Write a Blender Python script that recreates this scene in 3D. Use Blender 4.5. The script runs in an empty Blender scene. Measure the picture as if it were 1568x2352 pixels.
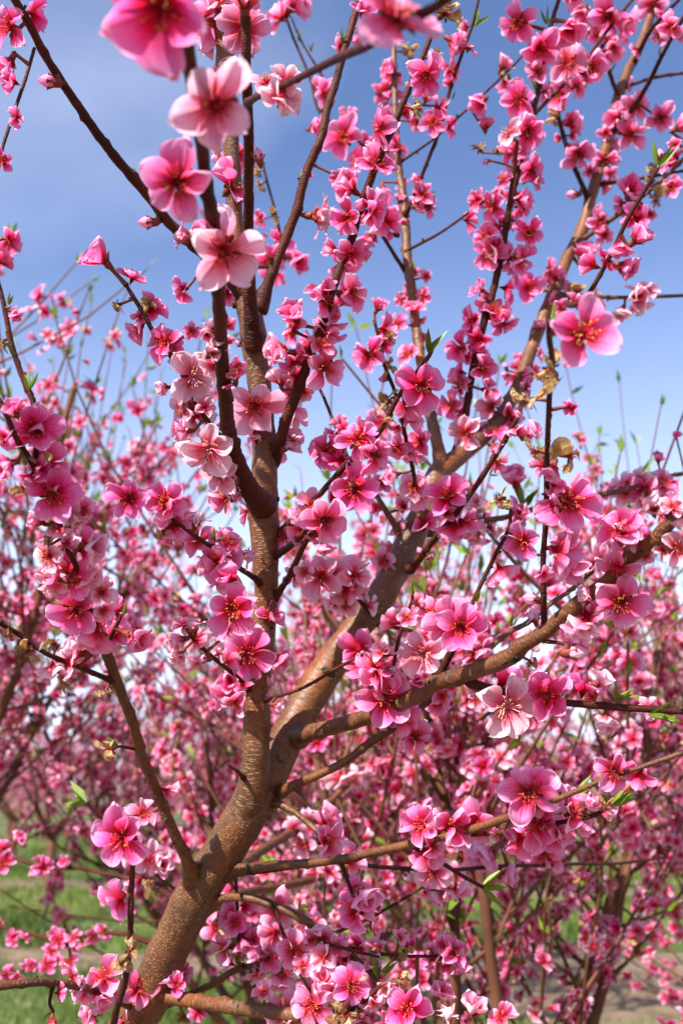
import bpy, math, random
import numpy as np
from mathutils import Vector, Matrix
random.seed(11); RNG = np.random.default_rng(11)
R = math.radians
scene = bpy.context.scene
COL = scene.collection

# ------------------------------------------------------------------ camera
CAM_H, TILT, LENS = 1.30, 15.3, 35.0
cam_data = bpy.data.cameras.new('camera'); cam = bpy.data.objects.new('camera', cam_data); COL.objects.link(cam)
cam.location = (0, 0, CAM_H); cam.rotation_euler = (R(90 + TILT), 0, 0)
cam_data.sensor_fit = 'HORIZONTAL'; cam_data.sensor_width = 24.0; cam_data.lens = LENS
cam_data.clip_start = 0.05; cam_data.clip_end = 2000
cam_data.dof.use_dof = True; cam_data.dof.focus_distance = 0.78; cam_data.dof.aperture_fstop = 7.2
scene.camera = cam
# ------------------------------------------------------------------ sky and sun
SUN_EL, SUN_AZ = 43.0, 219.0            # azimuth clockwise from +Y: behind the camera, to the left
world = bpy.data.worlds.new('World'); scene.world = world; world.use_nodes = True
wn, wl = world.node_tree.nodes, world.node_tree.links
wn.clear()
sky = wn.new('ShaderNodeTexSky'); sky.sky_type = 'NISHITA'; sky.sun_disc = False
sky.sun_elevation = R(SUN_EL); sky.sun_rotation = R(SUN_AZ); sky.altitude = 100
sky.air_density = 1.0; sky.dust_density = .5; sky.ozone_density = 4.5
# thin high cloud veil: noise over the sky direction
tc = wn.new('ShaderNodeTexCoord'); mp = wn.new('ShaderNodeMapping'); mp.inputs['Scale'].default_value = (1.0, 1.0, 1.5)
mp.inputs['Location'].default_value = (0.9, 0.1, 0.2)
no = wn.new('ShaderNodeTexNoise'); no.inputs['Scale'].default_value = 1.7; no.inputs['Detail'].default_value = 6; no.inputs['Roughness'].default_value = .5
no.inputs['Distortion'].default_value = .5
cr = wn.new('ShaderNodeValToRGB'); cr.color_ramp.elements[0].position = .44; cr.color_ramp.elements[1].position = .82
cr.color_ramp.elements[0].color = (0, 0, 0, 1); cr.color_ramp.elements[1].color = (.36, .36, .36, 1)
mx = wn.new('ShaderNodeMix'); mx.data_type = 'RGBA'; mx.inputs[7].default_value = (6.3, 6.7, 8.4, 1)
bg = wn.new('ShaderNodeBackground'); bg.inputs['Strength'].default_value = 0.088
wo = wn.new('ShaderNodeOutputWorld')
wl.new(tc.outputs['Generated'], mp.inputs['Vector']); wl.new(mp.outputs[0], no.inputs['Vector']); wl.new(no.outputs['Fac'], cr.inputs['Fac'])
sx = wn.new('ShaderNodeSeparateXYZ'); wl.new(tc.outputs['Generated'], sx.inputs[0])
hz = wn.new('ShaderNodeMapRange'); hz.interpolation_type = 'SMOOTHSTEP'; hz.inputs['From Min'].default_value = .64; hz.inputs['From Max'].default_value = -.05
hz.inputs['To Min'].default_value = 0; hz.inputs['To Max'].default_value = .9; wl.new(sx.outputs['Z'], hz.inputs['Value'])   # haze low in the sky, all round
hp = wn.new('ShaderNodeMath'); hp.operation = 'POWER'; hp.inputs[1].default_value = 1.5; wl.new(hz.outputs[0], hp.inputs[0])
ad = wn.new('ShaderNodeMath'); ad.operation = 'MAXIMUM'; wl.new(cr.outputs['Color'], ad.inputs[0]); wl.new(hp.outputs[0], ad.inputs[1])
wl.new(ad.outputs[0], mx.inputs[0]); tn = wn.new('ShaderNodeMix'); tn.data_type = 'RGBA'; tn.blend_type = 'MULTIPLY'; tn.inputs[0].default_value = 1; tn.inputs[7].default_value = (1.0, .95, 1.04, 1)
wl.new(sky.outputs[0], tn.inputs[6]); wl.new(tn.outputs[2], mx.inputs[6]); wl.new(mx.outputs[2], bg.inputs['Color']); wl.new(bg.outputs[0], wo.inputs['Surface'])
sun_data = bpy.data.lights.new('sun', 'SUN'); sun = bpy.data.objects.new('sun', sun_data); COL.objects.link(sun)
sun_data.energy = 5.0; sun_data.angle = R(0.55); sun_data.color = (1.0, .965, .91)
_d = Vector((math.sin(R(SUN_AZ)) * math.cos(R(SUN_EL)), math.cos(R(SUN_AZ)) * math.cos(R(SUN_EL)), math.sin(R(SUN_EL))))
sun.rotation_euler = _d.to_track_quat('Z', 'Y').to_euler(); sun.location = _d * 20
scene.view_settings.view_transform = 'Standard'; scene.view_settings.look = 'None'
scene.view_settings.exposure = 1.3; scene.view_settings.gamma = 1
scene.cycles.use_denoising = True; scene.cycles.max_bounces = 6; scene.cycles.transparent_max_bounces = 4
scene.cycles.caustics_reflective = False; scene.cycles.caustics_refractive = False

# ------------------------------------------------------------------ helpers
FPX = 1568 * LENS / 24.0
ct, st = math.cos(R(TILT)), math.sin(R(TILT))
RIGHT = np.array([1., 0, 0]); FWD = np.array([0, ct, st]); UP = np.array([0, -st, ct]); CAMP = np.array([0, 0, CAM_H])
def at(px, py, d):
    """a point of the place, measured on the photograph (1568 wide) at a distance d along the view"""
    return CAMP + RIGHT * ((px - 784) / FPX * d) + UP * ((1176 - py) / FPX * d) + FWD * d
def proj(p):
    q = np.asarray(p) - CAMP; d = q @ FWD
    return 784 + (q @ RIGHT) / d * FPX, 1176 - (q @ UP) / d * FPX, d
def unit(v):
    v = np.asarray(v, float); return v / (np.linalg.norm(v) + 1e-12)
def mesh(name, V, F, mat, uv=None, attrs=None, smooth=True):
    m = bpy.data.meshes.new(name)
    V = np.asarray(V, np.float32).reshape(-1, 3)
    if isinstance(F, list): F = [np.asarray(f, np.int32) for f in F if len(f)]
    else: F = [np.asarray(F, np.int32)]
    loops = np.concatenate([f.ravel() for f in F]); tot = np.concatenate([np.full(len(f), f.shape[1], np.int32) for f in F])
    m.vertices.add(len(V)); m.vertices.foreach_set('co', V.ravel())
    m.loops.add(len(loops)); m.loops.foreach_set('vertex_index', loops)
    m.polygons.add(len(tot)); m.polygons.foreach_set('loop_start', np.concatenate([[0], np.cumsum(tot)[:-1]]).astype(np.int32))
    if uv is not None:
        l = m.uv_layers.new(name='UVMap'); l.data.foreach_set('uv', np.asarray(uv, np.float32)[loops].ravel())
    for k, a in (attrs or {}).items():
        t = m.attributes.new(k, 'FLOAT', 'POINT'); t.data.foreach_set('value', np.asarray(a, np.float32))
    m.update(calc_edges=True); m.validate()
    m.polygons.foreach_set('use_smooth', np.full(len(tot), smooth)); 
    m.materials.append(mat)
    return m
def obj(name, data, parent=None, M=None, color=None):
    o = bpy.data.objects.new(name, data); COL.objects.link(o)
    if parent is not None: o.parent = parent
    if M is not None: o.matrix_basis = M
    if color is not None: o.color = color
    return o
def tag(o, label=None, cat=None, group=None, kind=None):
    for k, v in (('label', label), ('category', cat), ('group', group), ('kind', kind)):
        if v: o[k] = v
    return o
def cat_geo(parts):
    """join (V, [quads, tris], extra arrays...) tuples"""
    Vs, Qs, Ts, Es, n = [], [], [], [], 0
    for V, Q, T, *E in parts:
        Vs.append(V)
        if len(Q): Qs.append(np.asarray(Q) + n)
        if len(T): Ts.append(np.asarray(T) + n)
        Es.append(E); n += len(V)
    V = np.concatenate(Vs)
    Q = np.concatenate(Qs) if Qs else np.zeros((0, 4), int)
    T = np.concatenate(Ts) if Ts else np.zeros((0, 3), int)
    return (V, Q, T) + tuple(np.concatenate([e[i] for e in Es]) for i in range(len(Es[0])))
def resample(P, step):
    """Catmull-Rom through the rows of P (first three columns are position)"""
    P = np.asarray(P, float)
    E = np.vstack([2 * P[0] - P[1], P, 2 * P[-1] - P[-2]])
    out = []
    for i in range(1, len(E) - 2):
        n = max(2, int(math.ceil(np.linalg.norm(E[i + 1, :3] - E[i, :3]) / step)))
        t = (np.arange(n) / n)[:, None]
        a, b, c, d = E[i - 1], E[i], E[i + 1], E[i + 2]
        out.append(.5 * (2 * b + (c - a) * t + (2 * a - 5 * b + 4 * c - d) * t ** 2 + (3 * b - a - 3 * c + d) * t ** 3))
    out.append(P[-1:]); return np.vstack(out)
def tube(C, rad, sides, rng=None, lump=0., nodes=None, cap=True):
    """swept tube; nodes = [(arc, angle, height, width)] little swellings. Returns V, Q, T, UV (metres)"""
    C = np.asarray(C, float); n = len(C); rad = np.asarray(rad, float)
    tg = np.gradient(C, axis=0); tg /= np.linalg.norm(tg, axis=1)[:, None] + 1e-12
    s = np.concatenate([[0], np.cumsum(np.linalg.norm(np.diff(C, axis=0), axis=1))])
    nv = FWD - tg[0] * (FWD @ tg[0]); nv = unit(nv) if np.linalg.norm(nv) > .05 else unit(np.cross(tg[0], RIGHT))
    N = np.zeros_like(C)
    for i in range(n):
        nv = unit(nv - tg[i] * (nv @ tg[i])); N[i] = nv
    B = np.cross(tg, N)
    ang = np.linspace(0, 2 * np.pi, sides, endpoint=False)
    r = np.repeat(rad[:, None], sides, 1)
    if lump and rng is not None:
        for k in range(5):
            f = rng.uniform(.6, 2.4) / max(rad.mean() * 6, .01); ph, m = rng.uniform(0, 6.28), rng.integers(0, 4)
            r = r * (1 + lump * .5 * np.sin(s[:, None] * f * 6.28 + ph + m * ang[None]))
        r = r * (1 + lump * .35 * rng.standard_normal(r.shape))
    if nodes is not None:
        for (s0, a0, h, w) in nodes:
            da = (ang[None] - a0 + np.pi) % (2 * np.pi) - np.pi
            r = r + h * np.exp(-((s[:, None] - s0) / w) ** 2 - (da / .9) ** 2)
    V = C[:, None] + r[..., None] * (np.cos(ang)[None, :, None] * N[:, None] + np.sin(ang)[None, :, None] * B[:, None])
    V = V.reshape(-1, 3)
    i = np.arange(n - 1)[:, None]; j = np.arange(sides)[None]
    Q = np.stack([i * sides + j, i * sides + (j + 1) % sides, (i + 1) * sides + (j + 1) % sides, (i + 1) * sides + j], -1).reshape(-1, 4)
    mr = rad.mean()
    UV = np.stack([np.broadcast_to(ang[None] * mr, (n, sides)), np.broadcast_to(s[:, None], (n, sides))], -1).reshape(-1, 2)
    T = np.zeros((0, 3), int)
    if cap:
        V = np.vstack([V, C[-1] + tg[-1] * rad[-1] * .6, C[0]]); UV = np.vstack([UV, [0, s[-1]], [0, 0]])
        k = np.arange(sides)
        T = np.concatenate([np.stack([(n - 1) * sides + k, (n - 1) * sides + (k + 1) % sides, np.full(sides, n * sides)], -1),
                            np.stack([(k + 1) % sides, k, np.full(sides, n * sides + 1)], -1)])
    return V, Q, T, UV
def basis(z, roll=0., up=None):
    """rotation with local Z along z"""
    z = unit(z); a = np.array([0, 0, 1.]) if abs(z[2]) < .95 else np.array([1., 0, 0])
    x = unit(np.cross(a, z)); y = np.cross(z, x)
    c, s = math.cos(roll), math.sin(roll)
    return np.stack([x * c + y * s, y * c - x * s, z], 1)
def mat4(Rm, p, s=1.):
    M = Matrix.Identity(4)
    sv = (s, s, s) if np.isscalar(s) else s
    for i in range(3):
        for j in range(3): M[i][j] = Rm[i][j] * sv[j]
        M[i][3] = p[i]
    return M

# ------------------------------------------------------------------ materials
def newmat(name):
    m = bpy.data.materials.new(name); m.use_nodes = True; n = m.node_tree.nodes; n.clear()
    return m, n, m.node_tree.links
def ramp(n, pts, interp='LINEAR'):
    r = n.new('ShaderNodeValToRGB'); e = r.color_ramp; e.interpolation = interp
    while len(e.elements) < len(pts): e.elements.new(.5)
    for el, (p, c) in zip(e.elements, pts):
        el.position = p; el.color = (*c, 1) if len(c) == 3 else c
    return r
def mixc(n, l, fac, a, b, blend='MIX'):
    x = n.new('ShaderNodeMix'); x.data_type = 'RGBA'; x.blend_type = blend
    for sock, v in ((x.inputs[0], fac), (x.inputs[6], a), (x.inputs[7], b)):
        if isinstance(v, (int, float)): sock.default_value = v
        elif isinstance(v, tuple): sock.default_value = (*v, 1)
        else: l.new(v, sock)
    return x.outputs[2]
def math_(n, l, op, a, b=None):
    x = n.new('ShaderNodeMath'); x.operation = op
    for i, v in enumerate((a, b)):
        if v is None: continue
        if isinstance(v, (int, float)): x.inputs[i].default_value = v
        else: l.new(v, x.inputs[i])
    return x.outputs[0]
def bark_mat(name, c1, c2, len_col, len_amt, bump, rough=.62, gloss=.3, dark=(.03, .018, .012)):
    m, n, l = newmat(name)
    tc = n.new('ShaderNodeTexCoord')
    def noise(scale, detail=4, vec=None, rough=.55):
        x = n.new('ShaderNodeTexNoise'); x.inputs['Scale'].default_value = scale; x.inputs['Detail'].default_value = detail
        x.inputs['Roughness'].default_value = rough
        l.new(vec if vec is not None else tc.outputs['Object'], x.inputs['Vector']); return x.outputs['Fac']
    def mapping(sx, sy, src='UV'):
        x = n.new('ShaderNodeMapping'); x.inputs['Scale'].default_value = (sx, sy, 1); l.new(tc.outputs[src], x.inputs['Vector']); return x.outputs[0]
    big = noise(14, 5)
    rb = ramp(n, [(.36, (0, 0, 0)), (.66, (1, 1, 1))]); l.new(big, rb.inputs[0])
    col = mixc(n, l, rb.outputs[0], c1, c2)
    fine = noise(1, 6, mapping(260, 90), .7)
    rf = ramp(n, [(.35, (.55, .55, .55)), (.7, (1.25, 1.25, 1.25))]); l.new(fine, rf.inputs[0])
    col = mixc(n, l, .8, col, rf.outputs[0], 'MULTIPLY')
    bd = noise(1, 3, mapping(14, 160), .6)
    rbd = ramp(n, [(.36, (.45, .42, .40)), (.58, (1.08, 1.06, 1.04))]); l.new(bd, rbd.inputs[0])
    col = mixc(n, l, .30, col, rbd.outputs[0], 'MULTIPLY')
    stx = noise(1, 4, mapping(70, 16), .6)
    rst = ramp(n, [(.34, (.55, .52, .50)), (.62, (1.12, 1.08, 1.02))]); l.new(stx, rst.inputs[0])
    col = mixc(n, l, .7, col, rst.outputs[0], 'MULTIPLY')
    # lenticels: short pale dashes across the stem
    vo = n.new('ShaderNodeTexVoronoi'); vo.feature = 'F1'; vo.inputs['Scale'].default_value = 1; vo.inputs['Randomness'].default_value = 1
    wob = n.new('ShaderNodeMapping'); l.new(mapping(105, 470), vo.inputs['Vector'])
    rl = ramp(n, [(.16, (1, 1, 1)), (.30, (0, 0, 0))]); l.new(vo.outputs['Distance'], rl.inputs[0])
    keep = n.new('ShaderNodeSeparateColor'); l.new(vo.outputs['Color'], keep.inputs[0])
    kk = math_(n, l, 'GREATER_THAN', keep.outputs[0], .32)
    lent = math_(n, l, 'MULTIPLY', rl.outputs[0], kk)
    vo2 = n.new('ShaderNodeTexVoronoi'); vo2.inputs['Scale'].default_value = 1; l.new(mapping(210, 640), vo2.inputs['Vector'])
    rl2 = ramp(n, [(.18, (.45, .45, .45)), (.40, (0, 0, 0))]); l.new(vo2.outputs['Distance'], rl2.inputs[0])
    lent = math_(n, l, 'MAXIMUM', lent, rl2.outputs[0])
    col = mixc(n, l, math_(n, l, 'MULTIPLY', lent, len_amt), col, len_col)
    # dark scars and cracks
    sc = noise(1, 5, mapping(34, 90), .65)
    rs = ramp(n, [(.63, (0, 0, 0)), (.72, (1, 1, 1))]); l.new(sc, rs.inputs[0])
    col = mixc(n, l, math_(n, l, 'MULTIPLY', rs.outputs[0], .8), col, dark)
    p = n.new('ShaderNodeBsdfPrincipled'); p.inputs['Roughness'].default_value = rough; p.inputs['Specular IOR Level'].default_value = gloss
    l.new(col, p.inputs['Base Color'])
    h = math_(n, l, 'ADD', math_(n, l, 'MULTIPLY', fine, .6), math_(n, l, 'MULTIPLY', lent, .7))
    h = math_(n, l, 'SUBTRACT', h, math_(n, l, 'MULTIPLY', rs.outputs[0], .6))
    b = n.new('ShaderNodeBump'); b.inputs['Strength'].default_value = bump; b.inputs['Distance'].default_value = .0016
    l.new(h, b.inputs['Height']); l.new(b.outputs[0], p.inputs['Normal'])
    o = n.new('ShaderNodeOutputMaterial'); l.new(p.outputs[0], o.inputs[0]); return m
def petal_mat(name, from_object):
    """petal colour: rad = 0 at the claw, 1 at the rim; tone 0 = rosy, 1 = almost white"""
    m, n, l = newmat(name)
    at_r = n.new('ShaderNodeAttribute'); at_r.attribute_name = 'rad'
    if from_object:
        oi = n.new('ShaderNodeObjectInfo'); sp = n.new('ShaderNodeSeparateColor'); l.new(oi.outputs['Color'], sp.inputs[0]); tone = sp.outputs[0]; stain = sp.outputs[1]
    else:
        at_t = n.new('ShaderNodeAttribute'); at_t.attribute_name = 'tone'; tone = at_t.outputs['Fac']; stain = None
    rad = at_r.outputs['Fac']
    tc = n.new('ShaderNodeTexCoord'); mp = n.new('ShaderNodeMapping'); mp.inputs['Scale'].default_value = (13, 1.3, 1); l.new(tc.outputs['UV'], mp.inputs[0])
    ve = n.new('ShaderNodeTexNoise'); ve.inputs['Scale'].default_value = 1; ve.inputs['Detail'].default_value = 3; l.new(mp.outputs[0], ve.inputs['Vector'])
    pat = n.new('ShaderNodeTexNoise'); pat.inputs['Scale'].default_value = 3.2; pat.inputs['Detail'].default_value = 2; l.new(tc.outputs['Object'] if from_object else tc.outputs['Generated'], pat.inputs['Vector'])
    r2 = math_(n, l, 'ADD', rad, math_(n, l, 'MULTIPLY', math_(n, l, 'SUBTRACT', ve.outputs['Fac'], .5), .22))
    r2 = math_(n, l, 'ADD', r2, math_(n, l, 'MULTIPLY', math_(n, l, 'SUBTRACT', pat.outputs['Fac'], .5), .25))
    rosy = ramp(n, [(.0, (.36, .002, .010)), (.24, (.66, .005, .045)), (.38, (.86, .035, .21)), (.54, (.88, .125, .40)), (.74, (.90, .27, .55)), (1., (.94, .58, .77))]); l.new(r2, rosy.inputs[0])
    pale = ramp(n, [(.0, (.62, .02, .05)), (.25, (.84, .16, .24)), (.44, (.90, .46, .55)), (.7, (.93, .70, .75)), (1., (.95, .83, .85))]); l.new(r2, pale.inputs[0])
    col = mixc(n, l, tone, rosy.outputs[0], pale.outputs[0])
    vr = ramp(n, [(.40, (.86, .58, .74)), (.55, (1, 1, 1))]); l.new(ve.outputs['Fac'], vr.inputs[0])
    col = mixc(n, l, .4, col, vr.outputs[0], 'MULTIPLY')
    p = n.new('ShaderNodeBsdfPrincipled'); p.inputs['Roughness'].default_value = .75; p.inputs['Specular IOR Level'].default_value = .12; l.new(col, p.inputs['Base Color'])
    bu = n.new('ShaderNodeBump'); bu.inputs['Strength'].default_value = .25; bu.inputs['Distance'].default_value = .03; l.new(ve.outputs['Fac'], bu.inputs['Height']); l.new(bu.outputs[0], p.inputs['Normal'])
    t = n.new('ShaderNodeBsdfTranslucent'); l.new(col, t.inputs['Color'])
    mxs = n.new('ShaderNodeMixShader'); mxs.inputs[0].default_value = .48 if from_object else .60; l.new(p.outputs[0], mxs.inputs[1]); l.new(t.outputs[0], mxs.inputs[2])
    o = n.new('ShaderNodeOutputMaterial'); l.new(mxs.outputs[0], o.inputs[0]); return m
def soft_mat(name, ca, cb, scale=40, rough=.6, trans=0., spec=.3, bump=0., coord='Object'):
    m, n, l = newmat(name); tc = n.new('ShaderNodeTexCoord')
    no = n.new('ShaderNodeTexNoise'); no.inputs['Scale'].default_value = scale; no.inputs['Detail'].default_value = 4; l.new(tc.outputs[coord], no.inputs['Vector'])
    r = ramp(n, [(.3, ca), (.7, cb)]); l.new(no.outputs['Fac'], r.inputs[0])
    p = n.new('ShaderNodeBsdfPrincipled'); p.inputs['Roughness'].default_value = rough; p.inputs['Specular IOR Level'].default_value = spec; l.new(r.outputs[0], p.inputs['Base Color'])
    if bump:
        b = n.new('ShaderNodeBump'); b.inputs['Strength'].default_value = bump; b.inputs['Distance'].default_value = .02; l.new(no.outputs['Fac'], b.inputs['Height']); l.new(b.outputs[0], p.inputs['Normal'])
    o = n.new('ShaderNodeOutputMaterial')
    if trans:
        t = n.new('ShaderNodeBsdfTranslucent'); l.new(r.outputs[0], t.inputs['Color'])
        x = n.new('ShaderNodeMixShader'); x.inputs[0].default_value = trans; l.new(p.outputs[0], x.inputs[1]); l.new(t.outputs[0], x.inputs[2]); l.new(x.outputs[0], o.inputs[0])
    else: l.new(p.outputs[0], o.inputs[0])
    return m
def attr_mat(name, pts, attr='rad', rough=.5, trans=0.):
    m, n, l = newmat(name); a = n.new('ShaderNodeAttribute'); a.attribute_name = attr
    r = ramp(n, pts); l.new(a.outputs['Fac'], r.inputs[0])
    p = n.new('ShaderNodeBsdfPrincipled'); p.inputs['Roughness'].default_value = rough; l.new(r.outputs[0], p.inputs['Base Color'])
    o = n.new('ShaderNodeOutputMaterial')
    if trans:
        t = n.new('ShaderNodeBsdfTranslucent'); l.new(r.outputs[0], t.inputs['Color'])
        x = n.new('ShaderNodeMixShader'); x.inputs[0].default_value = trans; l.new(p.outputs[0], x.inputs[1]); l.new(t.outputs[0], x.inputs[2]); l.new(x.outputs[0], o.inputs[0])
    else: l.new(p.outputs[0], o.inputs[0])
    return m
BARK = bark_mat('bark_trunk', (.195, .058, .012), (.105, .048, .021), (.36, .21, .085), .65, .8, .46, .4)
BARK_OLD = bark_mat('bark_branch', (.095, .030, .010), (.17, .060, .016), (.30, .15, .06), .5, .8, .48, .4)
BARK_TWIG = bark_mat('bark_twig', (.050, .010, .006), (.105, .022, .009), (.16, .06, .03), .25, .9, .6, .18)
BARK_BG = soft_mat('bark_background', (.07, .026, .015), (.16, .065, .030), 9, .7)
KNOT = soft_mat('bark_knot', (.022, .014, .01), (.12, .075, .045), 2.5, .9, bump=.8)
PETAL = petal_mat('petal', True); PETAL_BG = petal_mat('petal_mass', False)
CALYX = soft_mat('calyx', (.10, .012, .010), (.24, .045, .018), 90, .6)
SCALE = soft_mat('bud_scale', (.05, .025, .012), (.20, .11, .045), 250, .8, bump=.5)
STAMEN = attr_mat('stamen', [(0., (.34, .004, .02)), (.55, (.66, .02, .05)), (.82, (.68, .05, .06)), (.88, (.40, .05, .02)), (.94, (.50, .17, .02)), (1., (.78, .42, .04))])
STAMEN_PALE = attr_mat('stamen_pale', [(0., (.62, .10, .16)), (.5, (.85, .42, .50)), (.82, (.85, .55, .58)), (.88, (.50, .25, .06)), (1., (.75, .48, .10))])
STAMEN_DARK = attr_mat('stamen_dark', [(0., (.22, .003, .015)), (.6, (.46, .010, .03)), (.84, (.5, .03, .04)), (.88, (.10, .03, .01)), (.95, (.22, .07, .01)), (1., (.60, .30, .03))])
DRIED = soft_mat('dried_petal', (.44, .22, .07), (.84, .64, .36), 2.2, .95, .5, .0, .8)
LEAF = soft_mat('young_leaf', (.09, .155, .008), (.22, .31, .022), 30, .45, .3, .4)
STALK = soft_mat('stalk', (.10, .025, .012), (.20, .06, .02), 120, .7)
SOIL = soft_mat('soil', (.085, .055, .032), (.20, .14, .085), 5, .95, bump=.4)
GRASSBASE = soft_mat('grass_floor', (.05, .075, .014), (.11, .135, .032), 2.2, .9)
GRASS = attr_mat('grass_blade', [(0., (.04, .075, .006)), (.55, (.09, .155, .012)), (.85, (.16, .205, .022)), (1., (.32, .27, .10))], 'tone', .6, .3)
# ------------------------------------------------------------------ petals and blossoms (unit: blossom radius = 1)
def petal_geo(nu, nv, open_, cup, curl, ruffle, wid, rng, notch=.06, twist=0., grow=None):
    s = np.linspace(-1, 1, nu + 1)[None]; t = (1 - (1 - np.linspace(0, 1, nv + 1)) ** (1.6 if nv > 2 else 1.15))[:, None]
    if grow is None: grow = 1.
    tc = .58; q = np.clip(t / tc, 0, 1); lo = .055 + (wid - .055) * (q * q * (3 - 2 * q)) ** .8; hi = wid * np.sqrt(np.clip(1 - ((t - tc) / (1 - tc)) ** 2, 0, 1))
    W = np.where(t < tc, lo, hi)
    Lr = t * (1 - notch * np.exp(-(s / .22) ** 2) * t ** 6) + .0 * s
    # outline rounder at the rim: side points lie further back
    Lr = Lr - .04 * t ** 3 * s ** 2
    x = s * W
    arc = np.cumsum(np.full(nv + 1, 1.0 / nv))[:, None] * 0 + t
    a = open_ + curl * t                         # elevation angle bends along the petal
    ds = np.diff(t[:, 0], prepend=0)
    y0 = np.cumsum(np.cos(a[:, 0]) * ds)[:, None]; z0 = np.cumsum(np.sin(a[:, 0]) * ds)[:, None]
    y = y0 * (Lr / np.maximum(t, 1e-6)) ; y[0] = 0
    z = z0 * (Lr / np.maximum(t, 1e-6)) ; z[0] = 0
    nzy, nzz = -np.sin(a), np.cos(a)
    hgt = cup * (np.abs(s) ** 1.8) * np.sin(np.pi * np.clip(t * .9, 0, 1)) * wid * 1.4
    ph = rng.uniform(0, 6.28, 4)
    hgt = hgt + ruffle * t ** 2.2 * (np.sin(3.1 * s + ph[0]) * .5 + np.sin(6.3 * s + ph[1]) * .45 * np.abs(s) + np.sin(5 * t + ph[2]) * .35)
    if nv > 6:
        fr = rng.uniform(.015, .05) * (.3 if curl > 1 else 1); hgt = hgt + fr * t ** 5 * (np.sin(8.5 * s + ph[3]) + .7 * np.sin(13 * s + ph[0])) + .5 * fr * np.abs(s) ** 3 * np.sin(15 * t + ph[1]) * (t > .3)
        hgt = hgt + .014 * np.sin(9.4 * s + ph[2]) * np.sin(np.pi * t)
        Lr = Lr * (1 + t ** 3 * (.05 * np.sin(2.6 * s + ph[2]) + .025 * np.sin(9 * s + ph[1])))
        y = y0 * (Lr / np.maximum(t, 1e-6)); y[0] = 0; z = z0 * (Lr / np.maximum(t, 1e-6)); z[0] = 0
        x = x * (1 + .06 * np.sin(7 * t + ph[3]) * np.sign(s))
    hgt = hgt - .05 * np.exp(-(s / .16) ** 2) * np.sin(np.pi * t)
    x = x * (1 - .25 * cup * np.abs(s)) + twist * t * hgt
    V = np.stack([x + 0 * y, y + nzy * hgt, z + nzz * hgt], -1).reshape(-1, 3) * grow
    V[:, 1] += .07
    i = np.arange(nv)[:, None]; j = np.arange(nu)[None]; k = nu + 1
    Q = np.stack([i * k + j, i * k + j + 1, (i + 1) * k + j + 1, (i + 1) * k + j], -1).reshape(-1, 4)
    UV = np.stack([np.broadcast_to((s + 1) / 2, (nv + 1, nu + 1)), np.broadcast_to(t, (nv + 1, nu + 1))], -1).reshape(-1, 2)
    rad = (t * (.86 + .14 * np.abs(s) ** 2)).reshape(-1)
    return V, Q, np.zeros((0, 3), int), UV, rad
def rotz(V, a):
    c, s = math.cos(a), math.sin(a)
    return np.stack([V[:, 0] * c - V[:, 1] * s, V[:, 0] * s + V[:, 1] * c, V[:, 2]], 1)
PETALS = {}
def petal_set(key, n, mat, **kw):
    out = []
    for i in range(n):
        q = {k: (RNG.uniform(*v) if isinstance(v, tuple) else v) for k, v in kw.items()}
        V, Q, T, UV, rad = petal_geo(10, 10, rng=RNG, **q)
        out.append(mesh('petal_' + key, V, Q, mat, UV, {'rad': rad}))
    PETALS[key] = out
petal_set('open', 16, PETAL, open_=(.0, .6), cup=(.2, 1.0), curl=(-.6, .45), ruffle=(.06, .14), wid=(.42, .52), notch=(.0, .09), twist=(-.6, .6))
petal_set('flat', 8, PETAL, open_=(-.1, .2), cup=(.1, .5), curl=(-.5, .1), ruffle=(.07, .16), wid=(.41, .50), notch=(.0, .1), twist=(-.6, .6))
petal_set('half', 8, PETAL, open_=(.6, .95), cup=(.6, 1.0), curl=(.0, .5), ruffle=(.05, .12), wid=(.46, .54), notch=(.0, .06), twist=(-.5, .5))
petal_set('cup', 6, PETAL, open_=(.55, .7), cup=(1.0, 1.25), curl=(1.25, 1.6), ruffle=(.0, .03), wid=(.60, .68), notch=(.0, .04), twist=(-.3, .3))
petal_set('dried', 8, DRIED, open_=(-.6, 1.2), cup=(1.2, 2.6), curl=(-2.2, 1.6), ruffle=(.25, .5), wid=(.13, .23), notch=(.0, .2), twist=(-1.8, 1.8))

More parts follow.
